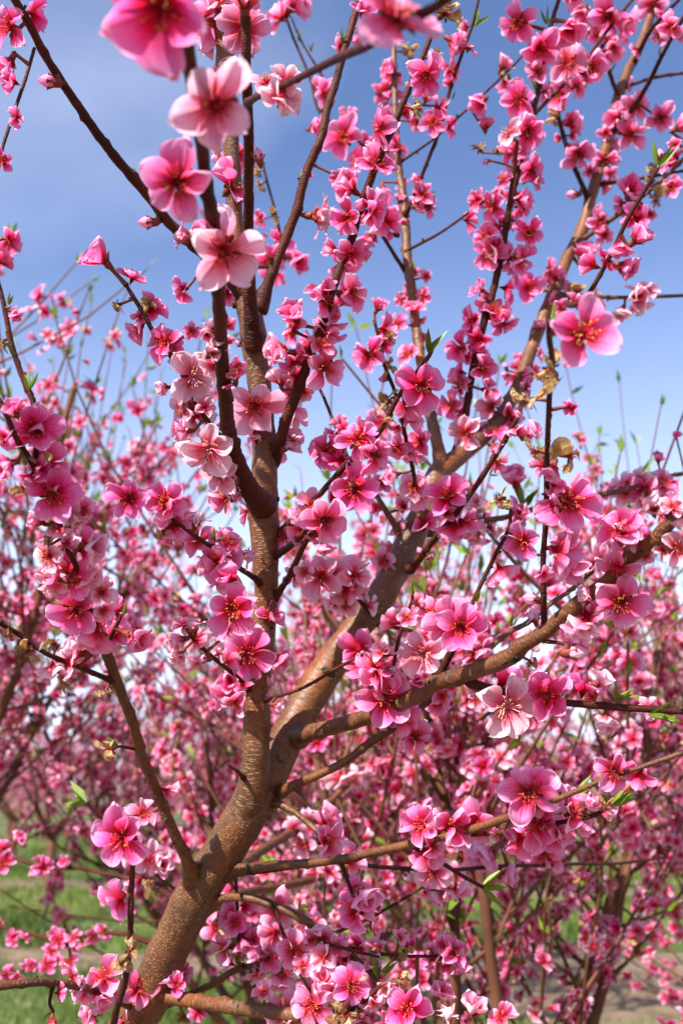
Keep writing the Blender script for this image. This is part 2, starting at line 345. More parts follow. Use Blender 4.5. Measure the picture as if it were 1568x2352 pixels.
def stamens(n, mat, spread, L, name):
    parts = []
    for i in range(n):
        a = RNG.uniform(0, 6.28); th = spread * math.sqrt(RNG.uniform(.02, 1)); ln = L * RNG.uniform(.6, 1.05)
        d = np.array([math.sin(th) * math.cos(a), math.sin(th) * math.sin(a), math.cos(th)])
        b = np.array([math.cos(a), math.sin(a), 0]) * .06; side = unit(np.cross(d, [0, 0, 1.]) + .01)
        c = [b, b + d * ln * .5 + np.array([0, 0, .05]) * ln, b + d * ln + side * RNG.uniform(-.07, .07)]
        V, Q, T, UV = tube(resample(c, ln / 3), np.linspace(.017, .012, len(resample(c, ln / 3))), 3, cap=False)
        s = np.repeat(np.linspace(0, .8, len(V) // 3), 3)
        parts.append((V, Q, T, s))
        e = c[-1]; h = .029 * RNG.uniform(.8, 1.2); u1, u2 = basis(d, 0)[:, 0], basis(d, 0)[:, 1]
        O = np.array([e + u1 * h, e - u1 * h, e + u2 * h, e - u2 * h, e + d * h * 1.25, e - d * h * 1.1])
        parts.append((O, np.zeros((0, 4), int), np.array([[0, 2, 4], [2, 1, 4], [1, 3, 4], [3, 0, 4], [2, 0, 5], [1, 2, 5], [3, 1, 5], [0, 3, 5]]), np.full(6, RNG.uniform(.88, 1.))))
    # pistil / nectary floor
    a = np.linspace(0, 2 * np.pi, 10, endpoint=False)
    V = np.concatenate([np.stack([np.cos(a) * .19, np.sin(a) * .19, np.full(10, .05)], 1), [[0, 0, -.03]]])
    T = np.stack([np.arange(10), (np.arange(10) + 1) % 10, np.full(10, 10)], 1)
    parts.append((V, np.zeros((0, 4), int), T, np.zeros(11)))
    V, Q, T, s = cat_geo(parts)
    return mesh(name, V, [Q, T], mat, None, {'rad': s})
STAM = [stamens(34, STAMEN, 1.0, .46, 'stamens_red') for _ in range(4)]
STAM_D = [stamens(34, STAMEN_DARK, .95, .44, 'stamens_dark') for _ in range(3)]
STAM_P = [stamens(28, STAMEN_PALE, .85, .58, 'stamens_pale') for _ in range(3)]
def calyx_geo(sepal_open, n=10, base=True):
    prof = [(.035, -.34), (.07, -.33), (.12, -.26), (.15, -.14), (.155, -.04), (.16, .02)]
    a = np.linspace(0, 2 * np.pi, n, endpoint=False); parts = []
    V = np.concatenate([np.stack([np.cos(a) * r, np.sin(a) * r, np.full(n, z)], 1) for r, z in prof])
    i = np.arange(len(prof) - 1)[:, None]; j = np.arange(n)[None]
    Q = np.stack([i * n + j, i * n + (j + 1) % n, (i + 1) * n + (j + 1) % n, (i + 1) * n + j], -1).reshape(-1, 4)
    parts.append((V, Q, np.zeros((0, 3), int)))
    for k in range(5):
        P, Qp, Tp, _, _ = petal_geo(2, 4, sepal_open, .5, -.3, .02, .3, RNG, 0)
        P = P * .36; P[:, 1] += .12; P[:, 2] -= .02
        parts.append((rotz(P, k * 1.2566 + .628), Qp, Tp))
    return cat_geo(parts)
_v, _q, _t = calyx_geo(.15); CALYX_OPEN = mesh('calyx_open', _v, [_q, _t], CALYX)
_v, _q, _t = calyx_geo(1.1); CALYX_CUP = mesh('calyx_cup', _v, [_q, _t], CALYX)
def scales_mesh():
    parts = []
    for k in range(9):
        P, Qp, Tp, _, _ = petal_geo(2, 3, RNG.uniform(.7, 1.2), 1., .3, .05, .42, RNG, 0)
        P = P * RNG.uniform(.2, .32); P[:, 2] -= .46 - .02 * k
        parts.append((rotz(P, k * 2.4 + RNG.uniform(-.3, .3)), Qp, Tp))
    V, Q, T = cat_geo(parts); return mesh('bud_scales', V, [Q, T], SCALE)
SCALES = [scales_mesh() for _ in range(3)]
def bud_mesh(mat):
    """closed bud: overlapping petals as one spiral-ridged egg, length 2"""
    nu, nv = 18, 12; a = np.linspace(0, 2 * np.pi, nu, endpoint=False)[None]; t = np.linspace(0, 1, nv)[:, None]
    r = .62 * np.sin(np.pi * (.08 + .92 * t ** .85)) ** .8 * (1 + .07 * np.abs(np.sin(1.5 * a + 2.6 * t)))
    r[-1] = .03
    V = np.stack([r * np.cos(a), r * np.sin(a), np.broadcast_to(t * 1.75 - .1, r.shape)], -1).reshape(-1, 3)
    i = np.arange(nv - 1)[:, None]; j = np.arange(nu)[None]
    Q = np.stack([i * nu + j, i * nu + (j + 1) % nu, (i + 1) * nu + (j + 1) % nu, (i + 1) * nu + j], -1).reshape(-1, 4)
    UV = np.stack([np.broadcast_to(a / 6.28, r.shape), np.broadcast_to(t, r.shape)], -1).reshape(-1, 2)
    return mesh('bud_petals', V, Q, mat, UV, {'rad': np.broadcast_to(.45 + .4 * np.sin(np.pi * t), r.shape).reshape(-1)})
BUD = bud_mesh(PETAL)
_v, _q, _t = calyx_geo(1.35); _v = _v * np.array([3.0, 3.0, 2.2]); CALYX_BUD = mesh('calyx_bud', _v, [_q, _t], CALYX)
_tu = tube(np.stack([np.zeros(3), np.zeros(3), np.linspace(0, 1, 3)], 1), np.array([1.25, .9, 1.]), 7, cap=False)
STALK_M = mesh('stalk', _tu[0], _tu[1], STALK)
def leaf_mesh(bend, fold, rng):
    nv = 7; t = np.linspace(0, 1, nv)[:, None]; s = np.array([[-1, -.5, 0, .5, 1]])
    w = .14 * np.sin(np.pi * (.03 + .97 * t) ** .8) ** .9 * (1 - .1 * t)
    w[-1] = .004
    a = bend * t; y = np.cumsum(np.cos(a)[:, 0] / (nv - 1))[:, None] - 1 / (nv - 1); z = np.cumsum(np.sin(a)[:, 0] / (nv - 1))[:, None]
    h = fold * np.abs(s) * w
    V = np.stack([s * w * (1 - .2 * fold), y + 0 * s - np.sin(a) * h, z + 0 * s + np.cos(a) * h], -1).reshape(-1, 3)
    V = V[:, [0, 2, 1]] * np.array([1, -1, 1])     # length along Z
    i = np.arange(nv - 1)[:, None]; j = np.arange(4)[None]
    Q = np.stack([i * 5 + j, i * 5 + j + 1, (i + 1) * 5 + j + 1, (i + 1) * 5 + j], -1).reshape(-1, 4)
    return mesh('leaf', V, Q, LEAF)
LEAVES = [leaf_mesh(RNG.uniform(.1, .9), RNG.uniform(.5, 1.3), RNG) for _ in range(5)]

# ------------------------------------------------------------------ light blossoms for the trees behind
def bg_blossom(nu, nv, open_, cup, curl, wid, centre=True):
    parts = []
    for k in range(5):
        V, Q, T, UV, rad = petal_geo(nu, nv, open_ + RNG.uniform(-.2, .2), cup, curl, .08, wid * RNG.uniform(.9, 1.1), RNG)
        parts.append((rotz(V, k * 1.2566 + RNG.uniform(-.12, .12)), Q, T, UV, rad))
    a = np.linspace(0, 2 * np.pi, 5, endpoint=False)
    if centre:
        V = np.concatenate([np.stack([np.cos(a) * .2, np.sin(a) * .2, np.full(5, .16)], 1), [[0, 0, .34], [0, 0, -.35]]])
        k = np.arange(5)
        T = np.concatenate([np.stack([k, (k + 1) % 5, np.full(5, 5)], 1), np.stack([(k + 1) % 5, k, np.full(5, 6)], 1)])
        parts.append((V, np.zeros((0, 4), int), T, np.zeros((7, 2)), np.full(7, .0)))
    return cat_geo(parts)
BG_HI = [bg_blossom(3, 4, .25, .5, -.2, .42), bg_blossom(3, 4, .1, .3, -.3, .40), bg_blossom(3, 4, .85, .9, .3, .46)]
BG_MID = [bg_blossom(2, 2, .25, .5, -.1, .42), bg_blossom(2, 2, .0, .3, -.3, .42), bg_blossom(2, 2, .9, .9, .3, .46)]
BG_LOW = [bg_blossom(1, 2, .25, 0, -.1, .46, False), bg_blossom(1, 2, .7, 0, .2, .46, False)]
BG_ONE = [mesh('bg_blossom', g[0], [g[1], g[2]], PETAL, g[3], {'rad': g[4]}) for g in BG_HI]
def mass(tmpl, pos, ax, size, tone, rng, with_uv=True):
    """many blossoms as one geometry"""
    n = len(pos); pick = rng.integers(0, len(tmpl), n); parts = []
    z = ax / (np.linalg.norm(ax, axis=1)[:, None] + 1e-9)
    h = np.where(np.abs(z[:, 2:3]) < .95, np.array([[0, 0, 1.]]), np.array([[1., 0, 0]]))
    x = np.cross(h, z); x /= np.linalg.norm(x, axis=1)[:, None]; y = np.cross(z, x)
    r = rng.uniform(0, 6.28, n)[:, None]; x, y = x * np.cos(r) + y * np.sin(r), y * np.cos(r) - x * np.sin(r)
    M = np.stack([x, y, z], 2) * size[:, None, None]
    for k, g in enumerate(tmpl):
        I = np.where(pick == k)[0]
        if not len(I): continue
        V = np.einsum('nij,vj->nvi', M[I], g[0]) + pos[I][:, None]
        nv = len(g[0]); off = (np.arange(len(I)) * nv)[:, None, None]
        Q = (g[1][None] + off).reshape(-1, 4); T = (g[2][None] + off).reshape(-1, 3)
        parts.append((V.reshape(-1, 3), Q, T, np.tile(g[3], (len(I), 1)), np.tile(g[4], len(I)), np.repeat(tone[I], nv)))
    return cat_geo(parts)
def mass_mesh(name, *a):
    V, Q, T, UV, rad, tone = mass(*a)
    return mesh(name, V, [Q, T], PETAL_BG, UV, {'rad': rad, 'tone': tone})

def rich_blossom(open_, cup, curl, wid):
    """open blossom with red stamens in one geometry"""
    parts = []
    for k in range(5):
        V, Q, T, UV, rad = petal_geo(6, 7, open_ + RNG.normal(0, .22), cup * RNG.uniform(.6, 1.3), curl + RNG.normal(0, .25), .11, wid * RNG.uniform(.9, 1.08), RNG)
        parts.append((rotz(V * RNG.uniform(.88, 1.08), k * 1.2566 + RNG.normal(0, .1)), Q, T, UV, rad))
    for k in range(16):
        a = RNG.uniform(0, 6.28); th = .95 * math.sqrt(RNG.uniform(.05, 1)); d = np.array([math.sin(th) * math.cos(a), math.sin(th) * math.sin(a), math.cos(th)]) * RNG.uniform(.32, .46)
        w = unit(np.cross(d, [.3, .2, 1.])) * .018; b0 = np.array([math.cos(a), math.sin(a), 0]) * .07
        parts.append((np.array([b0 - w, b0 + w, b0 + d + w * 1.8, b0 + d - w * 1.8]), np.array([[0, 1, 2, 3]]), np.zeros((0, 3), int), np.zeros((4, 2)), np.array([.0, .0, .22, .22])))
    a = np.linspace(0, 2 * np.pi, 6, endpoint=False); k = np.arange(6)
    V = np.concatenate([np.stack([np.cos(a) * .17, np.sin(a) * .17, np.full(6, .03)], 1), [[0, 0, -.36]]]); T = np.stack([(k + 1) % 6, k, np.full(6, 6)], 1)
    parts.append((V, np.zeros((0, 4), int), T, np.zeros((7, 2)), np.zeros(7)))
    return cat_geo(parts)
RICH = [rich_blossom(.2, .5, -.1, .42), rich_blossom(.35, .7, .1, .44), rich_blossom(.0, .3, -.3, .41), rich_blossom(.8, .8, .2, .48), rich_blossom(.5, .6, -.4, .42)]
# ------------------------------------------------------------------ orchard floor
def ground():
    n = 120; xs = np.sinh(np.linspace(-5, 5, n)) / np.sinh(5) * 900; ys = np.concatenate([np.linspace(-30, 40, 110), 40 + (np.linspace(0, 1, 40)[1:] ** 3) * 1400])
    X, Y = np.meshgrid(xs, ys); Z = .03 * np.sin(X * .7 + 1) * np.cos(Y * .5) * np.exp(-np.abs(Y) / 60) - .02
    V = np.stack([X, Y, Z], -1).reshape(-1, 3); i = np.arange(len(ys) - 1)[:, None]; j = np.arange(n - 1)[None]
    Q = np.stack([i * n + j, i * n + j + 1, (i + 1) * n + j + 1, (i + 1) * n + j], -1).reshape(-1, 4)
    tag(obj('ground', mesh('ground', V, Q, SOIL)), kind='structure')
ground()
def gz(X, Y): return .03 * np.sin(X * .7 + 1) * np.cos(Y * .5) * np.exp(-np.abs(Y) / 60) - .02
SLOPE = -.18
ROWS = [1.6, 7.9, 13.6, 19.3, 25.0, 30.7, 36.4, 42.1, 47.8, 53.5]
HALF = [.9, .6, .75, .75, .7, .7, .6, .6, .6]
rg = np.random.default_rng(3)
def bare(x): return np.clip((np.asarray(x) - .2) / 1.0, 0, 1) ** 1.5
for k in range(len(ROWS) - 1):
    y0, y1 = ROWS[k] + HALF[min(k, 8)], ROWS[k + 1] - HALF[min(k + 1, 8)]
    w = 8 + y1 * .7; nx, ny = int(w * 2 / .22), 10
    X = np.linspace(-w, w, nx)[None].repeat(ny, 0); t = np.linspace(0, 1, ny)[:, None]
    e0 = y0 + .16 * np.sin(X[0] * 1.9 + k) + .1 * np.sin(X[0] * 5.3 + 2 * k) + .06 * rg.standard_normal(nx)
    e1 = y1 + .16 * np.sin(X[0] * 1.6 + 3 * k) + .1 * np.sin(X[0] * 4.7 + k) + .06 * rg.standard_normal(nx)
    if k == 0: e1 = e1 - 1.0 * bare(X[0])
    if k == 1: e0 = e0 + .8 * bare(X[0])
    Y = e0[None] * (1 - t) + e1[None] * t + SLOPE * X
    Z = gz(X, Y) + .006 + .02 * np.sin(np.pi * t)
    V = np.stack([X, Y, Z], -1).reshape(-1, 3); i = np.arange(ny - 1)[:, None]; j = np.arange(nx - 1)[None]
    Q = np.stack([i * nx + j, i * nx + j + 1, (i + 1) * nx + j + 1, (i + 1) * nx + j], -1).reshape(-1, 4)
    tag(obj('grass_strip', mesh('grass_strip', V, Q, GRASSBASE)), kind='structure')
def blades():
    N = [26000, 42000, 34000, 16000]; Vs, To = [], []
    for k, n in enumerate(N):
        y0, y1 = ROWS[k] + HALF[k] - .1, ROWS[k + 1] - HALF[k + 1] + .12
        w = 1.2 + y1 * .42
        x = rg.uniform(-w, w, n); y = rg.uniform(max(y0, 4.2 if k == 0 else y0), y1, n) + SLOPE * x
        lo, hi = y0 + (.8 * bare(x) if k == 1 else 0), y1 - (1.0 * bare(x) if k == 0 else 0); yy = y - SLOPE * x; y = np.clip(yy, lo, np.maximum(hi, lo)) * 0 + lo + (yy - y0) / (y1 - y0) * np.maximum(hi - lo, .1) + SLOPE * x
        z = gz(x, y); h = rg.uniform(.05, .13, n) * (1 + .5 * np.sin(x * 2.1) * np.sin(y * 1.7)); a = rg.uniform(0, 6.28, n); b = rg.uniform(.004, .008, n) * (1 + k * .5)
        dx, dy = np.cos(a) * b, np.sin(a) * b; lx, ly = rg.normal(0, .35, n) * h, rg.normal(0, .35, n) * h
        Vs.append(np.stack([np.stack([x - dx, y - dy, z], 1), np.stack([x + dx, y + dy, z], 1), np.stack([x + lx, y + ly, z + h], 1)], 1).reshape(-1, 3))
        tn = np.clip(.45 + .25 * np.sin(x * 1.3 + y) + rg.normal(0, .22, n), 0, 1); To.append(np.repeat(tn, 3))
    V = np.concatenate(Vs); T = np.arange(len(V)).reshape(-1, 3)
    tag(obj('grass', mesh('grass', V, T, GRASS, None, {'tone': np.concatenate(To)}, False)), 'short green grass growing between the orchard rows', 'grass', kind='stuff')
blades()
def fallen():
    n = 2600; x = rg.uniform(-5, 5, n); y = rg.uniform(4.5, 15, n); z = gz(x, y) + rg.uniform(.02, .06, n); s = rg.uniform(.006, .011, n); a = rg.uniform(0, 6.28, n)
    q = np.array([[-1, -.7], [1, -.7], [.8, 1], [-.8, 1]])
    V = np.stack([x[:, None] + s[:, None] * (q[:, 0] * np.cos(a)[:, None] - q[:, 1] * np.sin(a)[:, None]), y[:, None] + s[:, None] * (q[:, 0] * np.sin(a)[:, None] + q[:, 1] * np.cos(a)[:, None]), z[:, None] + rg.uniform(-.004, .004, (n, 4))], -1).reshape(-1, 3)
    Q = np.arange(n * 4).reshape(-1, 4)
    tag(obj('fallen_petals', mesh('fallen_petals', V, Q, PETAL_BG, np.zeros((n * 4, 2)), {'rad': np.full(n * 4, .8), 'tone': np.repeat(rg.uniform(.1, .7, n), 4)})), 'fallen pink petals scattered over grass and soil', 'petals', kind='stuff')
fallen()

# ------------------------------------------------------------------ the trees behind
def grow(seed, H=3.0, nl=5, spread=.9, shoots=4, lean=(0, 0), trunk_h=.6, tr=.07, az0=0., dens=.034, whips=0):
    """vase-shaped peach tree at the origin: wood tubes per limb plus blossom places"""
    g = np.random.default_rng(seed); out = {'limbs': []}
    top = np.array([lean[0], lean[1], trunk_h])
    tp = np.array([[0, 0, -.05, tr * 1.35], [lean[0] * .15, lean[1] * .15, trunk_h * .25, tr], [lean[0] * .55, lean[1] * .55, trunk_h * .65, tr * .92], [*top, tr * .9], [*(top * 1.08), tr * .7]])
    S = resample(tp, .06); out['trunk'] = tube(S[:, :3], S[:, 3], 12, g, .05)
    pos, axs, tips = [], [], []
    def path(p, d, L, up, n, wob):
        P = [p]; d = unit(d)
        for i in range(n):
            d = unit(d + np.array([0, 0, up]) / n + g.normal(0, wob, 3)); P.append(P[-1] + d * L / n)
        return np.array(P)
    def flowers(P, lo, hi, step):
        u = g.random()
        if u < .14: return
        step = step * (.75 if u > .7 else 1.25 if u < .4 else 1.); ph = g.uniform(0, 6.28)
        seg = np.linalg.norm(np.diff(P, axis=0), axis=1); s = np.concatenate([[0], np.cumsum(seg)]); q = s[-1] * lo
        while q < s[-1] * hi:
            i = min(np.searchsorted(s, q, 'right') - 1, len(P) - 2); f = (q - s[i]) / seg[i]; c = P[i] * (1 - f) + P[i + 1] * f; t = unit(P[i + 1] - P[i])
            for k in range(int(g.choice([1, 2, 3, 3])) if math.sin(q * 34 + ph) > -.25 else 0):
                a = g.normal(0, 1, 3); a = unit(a - t * (a @ t) * .7 + np.array([0, 0, .25])); pos.append(c + a * g.uniform(.008, .02)); axs.append(unit(a + g.normal(0, .3, 3)))
            q += step * g.uniform(.5, 1.6)
    for k in range(nl):
        a = az0 + k * 6.283 / nl + g.uniform(-.3, .3); d = np.array([math.cos(a) * spread, math.sin(a) * spread, g.uniform(.7, 1.0)])
        L = H * g.uniform(.75, 1.0); P = path(top - np.array([0, 0, g.uniform(0, .15)]), d, L, .9, 9, .09)
        r = np.linspace(tr * .55, .007, len(P)); parts = []
        S = resample(np.column_stack([P, r]), .09); parts.append(tube(S[:, :3], S[:, 3], 7, g, .05))
        subs = []
        for q in np.arange(.16, .98, .085):
            i = min(int(q * 9), 8); f = q * 9 - i; c = P[i] * (1 - f) + P[i + 1] * f
            b = g.uniform(0, 6.28); dd = np.array([math.cos(b), math.sin(b), g.uniform(-.1, .8)]) + unit(P[i + 1] - P[i]) * .4
            Ls = g.uniform(.45, .95) * (1.1 - .55 * q); B = path(c, dd, Ls, .55, 5, .12)
            rr = np.linspace(.0085, .003, 6) * min(1, tr / .045); parts.append(tube(B, rr, 5)); subs.append(B); flowers(B, .2, 1., dens * 1.5)
        subs.append(P[5:])
        for B in subs:
            for s in range(shoots):
                q = g.uniform(.15, 1.0) * (len(B) - 1); i = min(int(q), len(B) - 2); f = q - i; c = B[i] * (1 - f) + B[i + 1] * f
                b = g.uniform(0, 6.28); dd = np.array([math.cos(b) * .75, math.sin(b) * .75, g.uniform(-.25, 1.1)]) + unit(B[i + 1] - B[i]) * .5
                W = path(c, dd, g.uniform(.2, .62), .45, 4, .07); parts.append(tube(W, np.linspace(.0036, .0016, 5), 4, cap=False)); flowers(W, .06, .86, dens); tips.append((W[-1], unit(W[-1] - W[-2])))
                if g.random() < .5: tips.append((W[2], unit(W[3] - W[2])))
        for s in range(whips):                      # long upright water shoots
            i = int(g.integers(4, 9)); c = P[i]; W = path(c, np.array([g.normal(0, .22), g.normal(0, .22), 1.]), g.uniform(.45, 1.0), .3, 5, .035)
            parts.append(tube(W, np.linspace(.0036, .0013, 6), 4, cap=False)); tips.append((W[-1], unit(W[-1] - W[-2]))); flowers(W, .05, .8, dens * 1.5)
            for q in np.linspace(.3, .9, 5): tips.append((W[int(q * 5)], unit(g.normal(0, 1, 3) + np.array([0, 0, 1.5]))))
        out['limbs'].append(cat_geo(parts))
    out['pos'], out['ax'], out['tips'] = np.array(pos), np.array(axs), tips
    return out
LEAFT = None
def leaf_mass(tips, g, size):
    q = np.array([[0, 0, 0], [.16, 0, .4], [-.16, 0, .4], [0, .05, 1.]]); parts = []
    for p, d in tips:
        for k in range(int(g.integers(2, 5))):
            M = basis(unit(d + g.normal(0, .45, 3)), g.uniform(0, 6.28)) * size * g.uniform(.6, 1.2)
            parts.append((q @ M.T + p, np.array([[0, 1, 3, 2]]), np.zeros((0, 3), int)))
    V, Q, T = cat_geo(parts); return V, Q
def build_tree(seed, loc, rot, label, group=None, tmpl=BG_MID, singles=0, scale=1., frac=1., fsize=.0195, **kw):
    t = grow(seed, **kw); g = np.random.default_rng(seed + 77)
    root = bpy.data.objects.new('peach_tree', None); COL.objects.link(root); root.location = loc; root.rotation_euler = (0, 0, rot); root.scale = (scale,) * 3
    tag(root, label, 'tree', group)
    V, Q, T, UV = t['trunk']; obj('trunk', mesh('trunk', V, [Q, T], BARK_BG, UV), root)
    for V, Q, T, UV in t['limbs']: obj('limb', mesh('limb', V, [Q, T], BARK_BG, UV), root)
    pos, ax = t['pos'], t['ax']; n = len(pos)
    if frac < 1: I = g.random(n) < frac; pos, ax = pos[I], ax[I]; n = len(pos)
    size = fsize * g.uniform(.75, 1.15, n); tone = np.clip(g.beta(1.4, 2.0, n) * .95 + g.uniform(-.02, .16), 0, 1)
    rest = np.ones(n, bool)
    if singles:
        c, s = math.cos(rot), math.sin(rot); wp = np.stack([pos[:, 0] * c - pos[:, 1] * s, pos[:, 0] * s + pos[:, 1] * c, pos[:, 2]], 1) * scale + np.array(loc)
        x, y, d = [], [], []
        q = wp - CAMP; d = q @ FWD; x = 784 + (q @ RIGHT) / d * FPX; y = 1176 - (q @ UP) / d * FPX
        ok = (d > .3) & (x > -20) & (x < 1588) & (y > -20) & (y < 2372); order = np.argsort(np.where(ok, d, 1e6))[:singles]
        order = order[ok[order]]; rest[order] = False
        for i in order:
            obj('blossom', BG_ONE[int(g.integers(0, 3)) if g.random() < .8 else 0], root, mat4(basis(ax[i], g.uniform(0, 6.28)), pos[i], float(size[i])), (float(tone[i]), 0, 0, 1))
    o = obj('blossom_crown', mass_mesh('blossom_crown', tmpl, pos[rest], ax[rest], size[rest], tone[rest], g), root); tag(o, kind='stuff')
    k = g.random(len(pos)) < .09; dp = pos[k] + g.normal(0, .008, (k.sum(), 3))
    V, Q, T, UV, *_ = mass(BG_LOW, dp, g.normal(0, 1, (len(dp), 3)), np.full(len(dp), .011), np.zeros(len(dp)), g)
    tag(obj('withered_blossoms', mesh('withered_blossoms', V, [Q, T], DRIED, UV), root), kind='stuff')
    V, Q = leaf_mass(t['tips'], g, .034); o = obj('young_leaves', mesh('young_leaves', V, Q, LEAF), root); tag(o, kind='stuff')
    return root
def copy_tree(src, loc, rot, scale, label, group):
    r = src.copy(); COL.objects.link(r); r.location = loc; r.rotation_euler = (0, 0, rot); r.scale = (scale,) * 3; r['label'] = label; r['group'] = group
    for ch in src.children:
        c = ch.copy(); COL.objects.link(c); c.parent = r
    return r
# neighbours in the same row and the row just behind
NEAR = dict(nl=6, shoots=3, dens=.031, whips=6)
build_tree(21, (-1.15, 2.7, 0), .4, 'peach tree with many thin upright shoots behind the bent thin limb of the sharp tree', None, BG_MID, 300, H=1.6, spread=.75, trunk_h=.92, tr=.026, nl=7, shoots=4, dens=.032, whips=10)
build_tree(25, (.28, 2.05, 0), 1.9, 'small peach tree close behind the fork of the sharp tree', None, BG_MID, 300, H=1.15, spread=.75, trunk_h=.62, tr=.024, **NEAR)
build_tree(22, (1.45, 3.1, 0), 1.1, 'low wide peach tree behind the thick sloping branch of the sharp tree', None, BG_MID, 300, H=1.4, spread=1.2, trunk_h=.5, tr=.028, **NEAR)
build_tree(26, (-.25, 3.3, 0), 2.6, 'tall blurred peach tree showing between the two main forks of the sharp tree', None, BG_MID, 300, H=1.45, spread=.95, trunk_h=.6, tr=.028, **NEAR)
build_tree(23, (.62, 6.3, 0), 2.2, 'peach tree with a thick leaning dark trunk standing on bare brown soil', None, BG_MID, 300, H=2.2, spread=1.1, lean=(.55, .1), trunk_h=.8, tr=.07, nl=5, shoots=4)
build_tree(24, (-.3, 5.8, 0), .9, 'blurred peach tree beyond the grass, straight behind the forked trunk', None, BG_MID, 300, H=2.0, nl=6, spread=.9, shoots=4, trunk_h=.6, tr=.045)
build_tree(27, (2.1, 4.4, 0), .3, 'blurred peach tree at the soil edge, beside the tree with the leaning trunk', None, BG_MID, 300, H=1.9, spread=1.1, trunk_h=.55, tr=.04, **NEAR)
VAR = [build_tree(31 + k, p, .7 * k, 'blurred pink peach tree in the second orchard row beyond the grass', 'peach trees of the second row', BG_LOW, 0, H=2.5, nl=5, spread=1.0, shoots=4, trunk_h=.65, tr=.07, fsize=.023, dens=.036)
       for k, p in enumerate([(-4.4, 8.8, 0), (3.3, 7.3, 0), (-6.6, 9.1, 0)])]
ORD = {2: 'third', 3: 'fourth', 4: 'fifth', 5: 'sixth', 6: 'seventh', 7: 'eighth', 8: 'ninth', 9: 'tenth'}
g = np.random.default_rng(8)
for k in range(2, 10):
    y = ROWS[k]; w = y * .36 + 2.5; x = -w + g.uniform(0, 1.5)
    while x < w:
        copy_tree(VAR[int(g.integers(0, 3))], (x + g.uniform(-.25, .25), y + SLOPE * x + g.uniform(-.2, .2), 0), g.uniform(0, 6.28), g.uniform(.9, 1.08), 'distant pink peach tree in the %s orchard row' % ORD[k], 'peach trees of the %s row' % ORD[k])
        x += 3.0 if k < 5 else 3.6
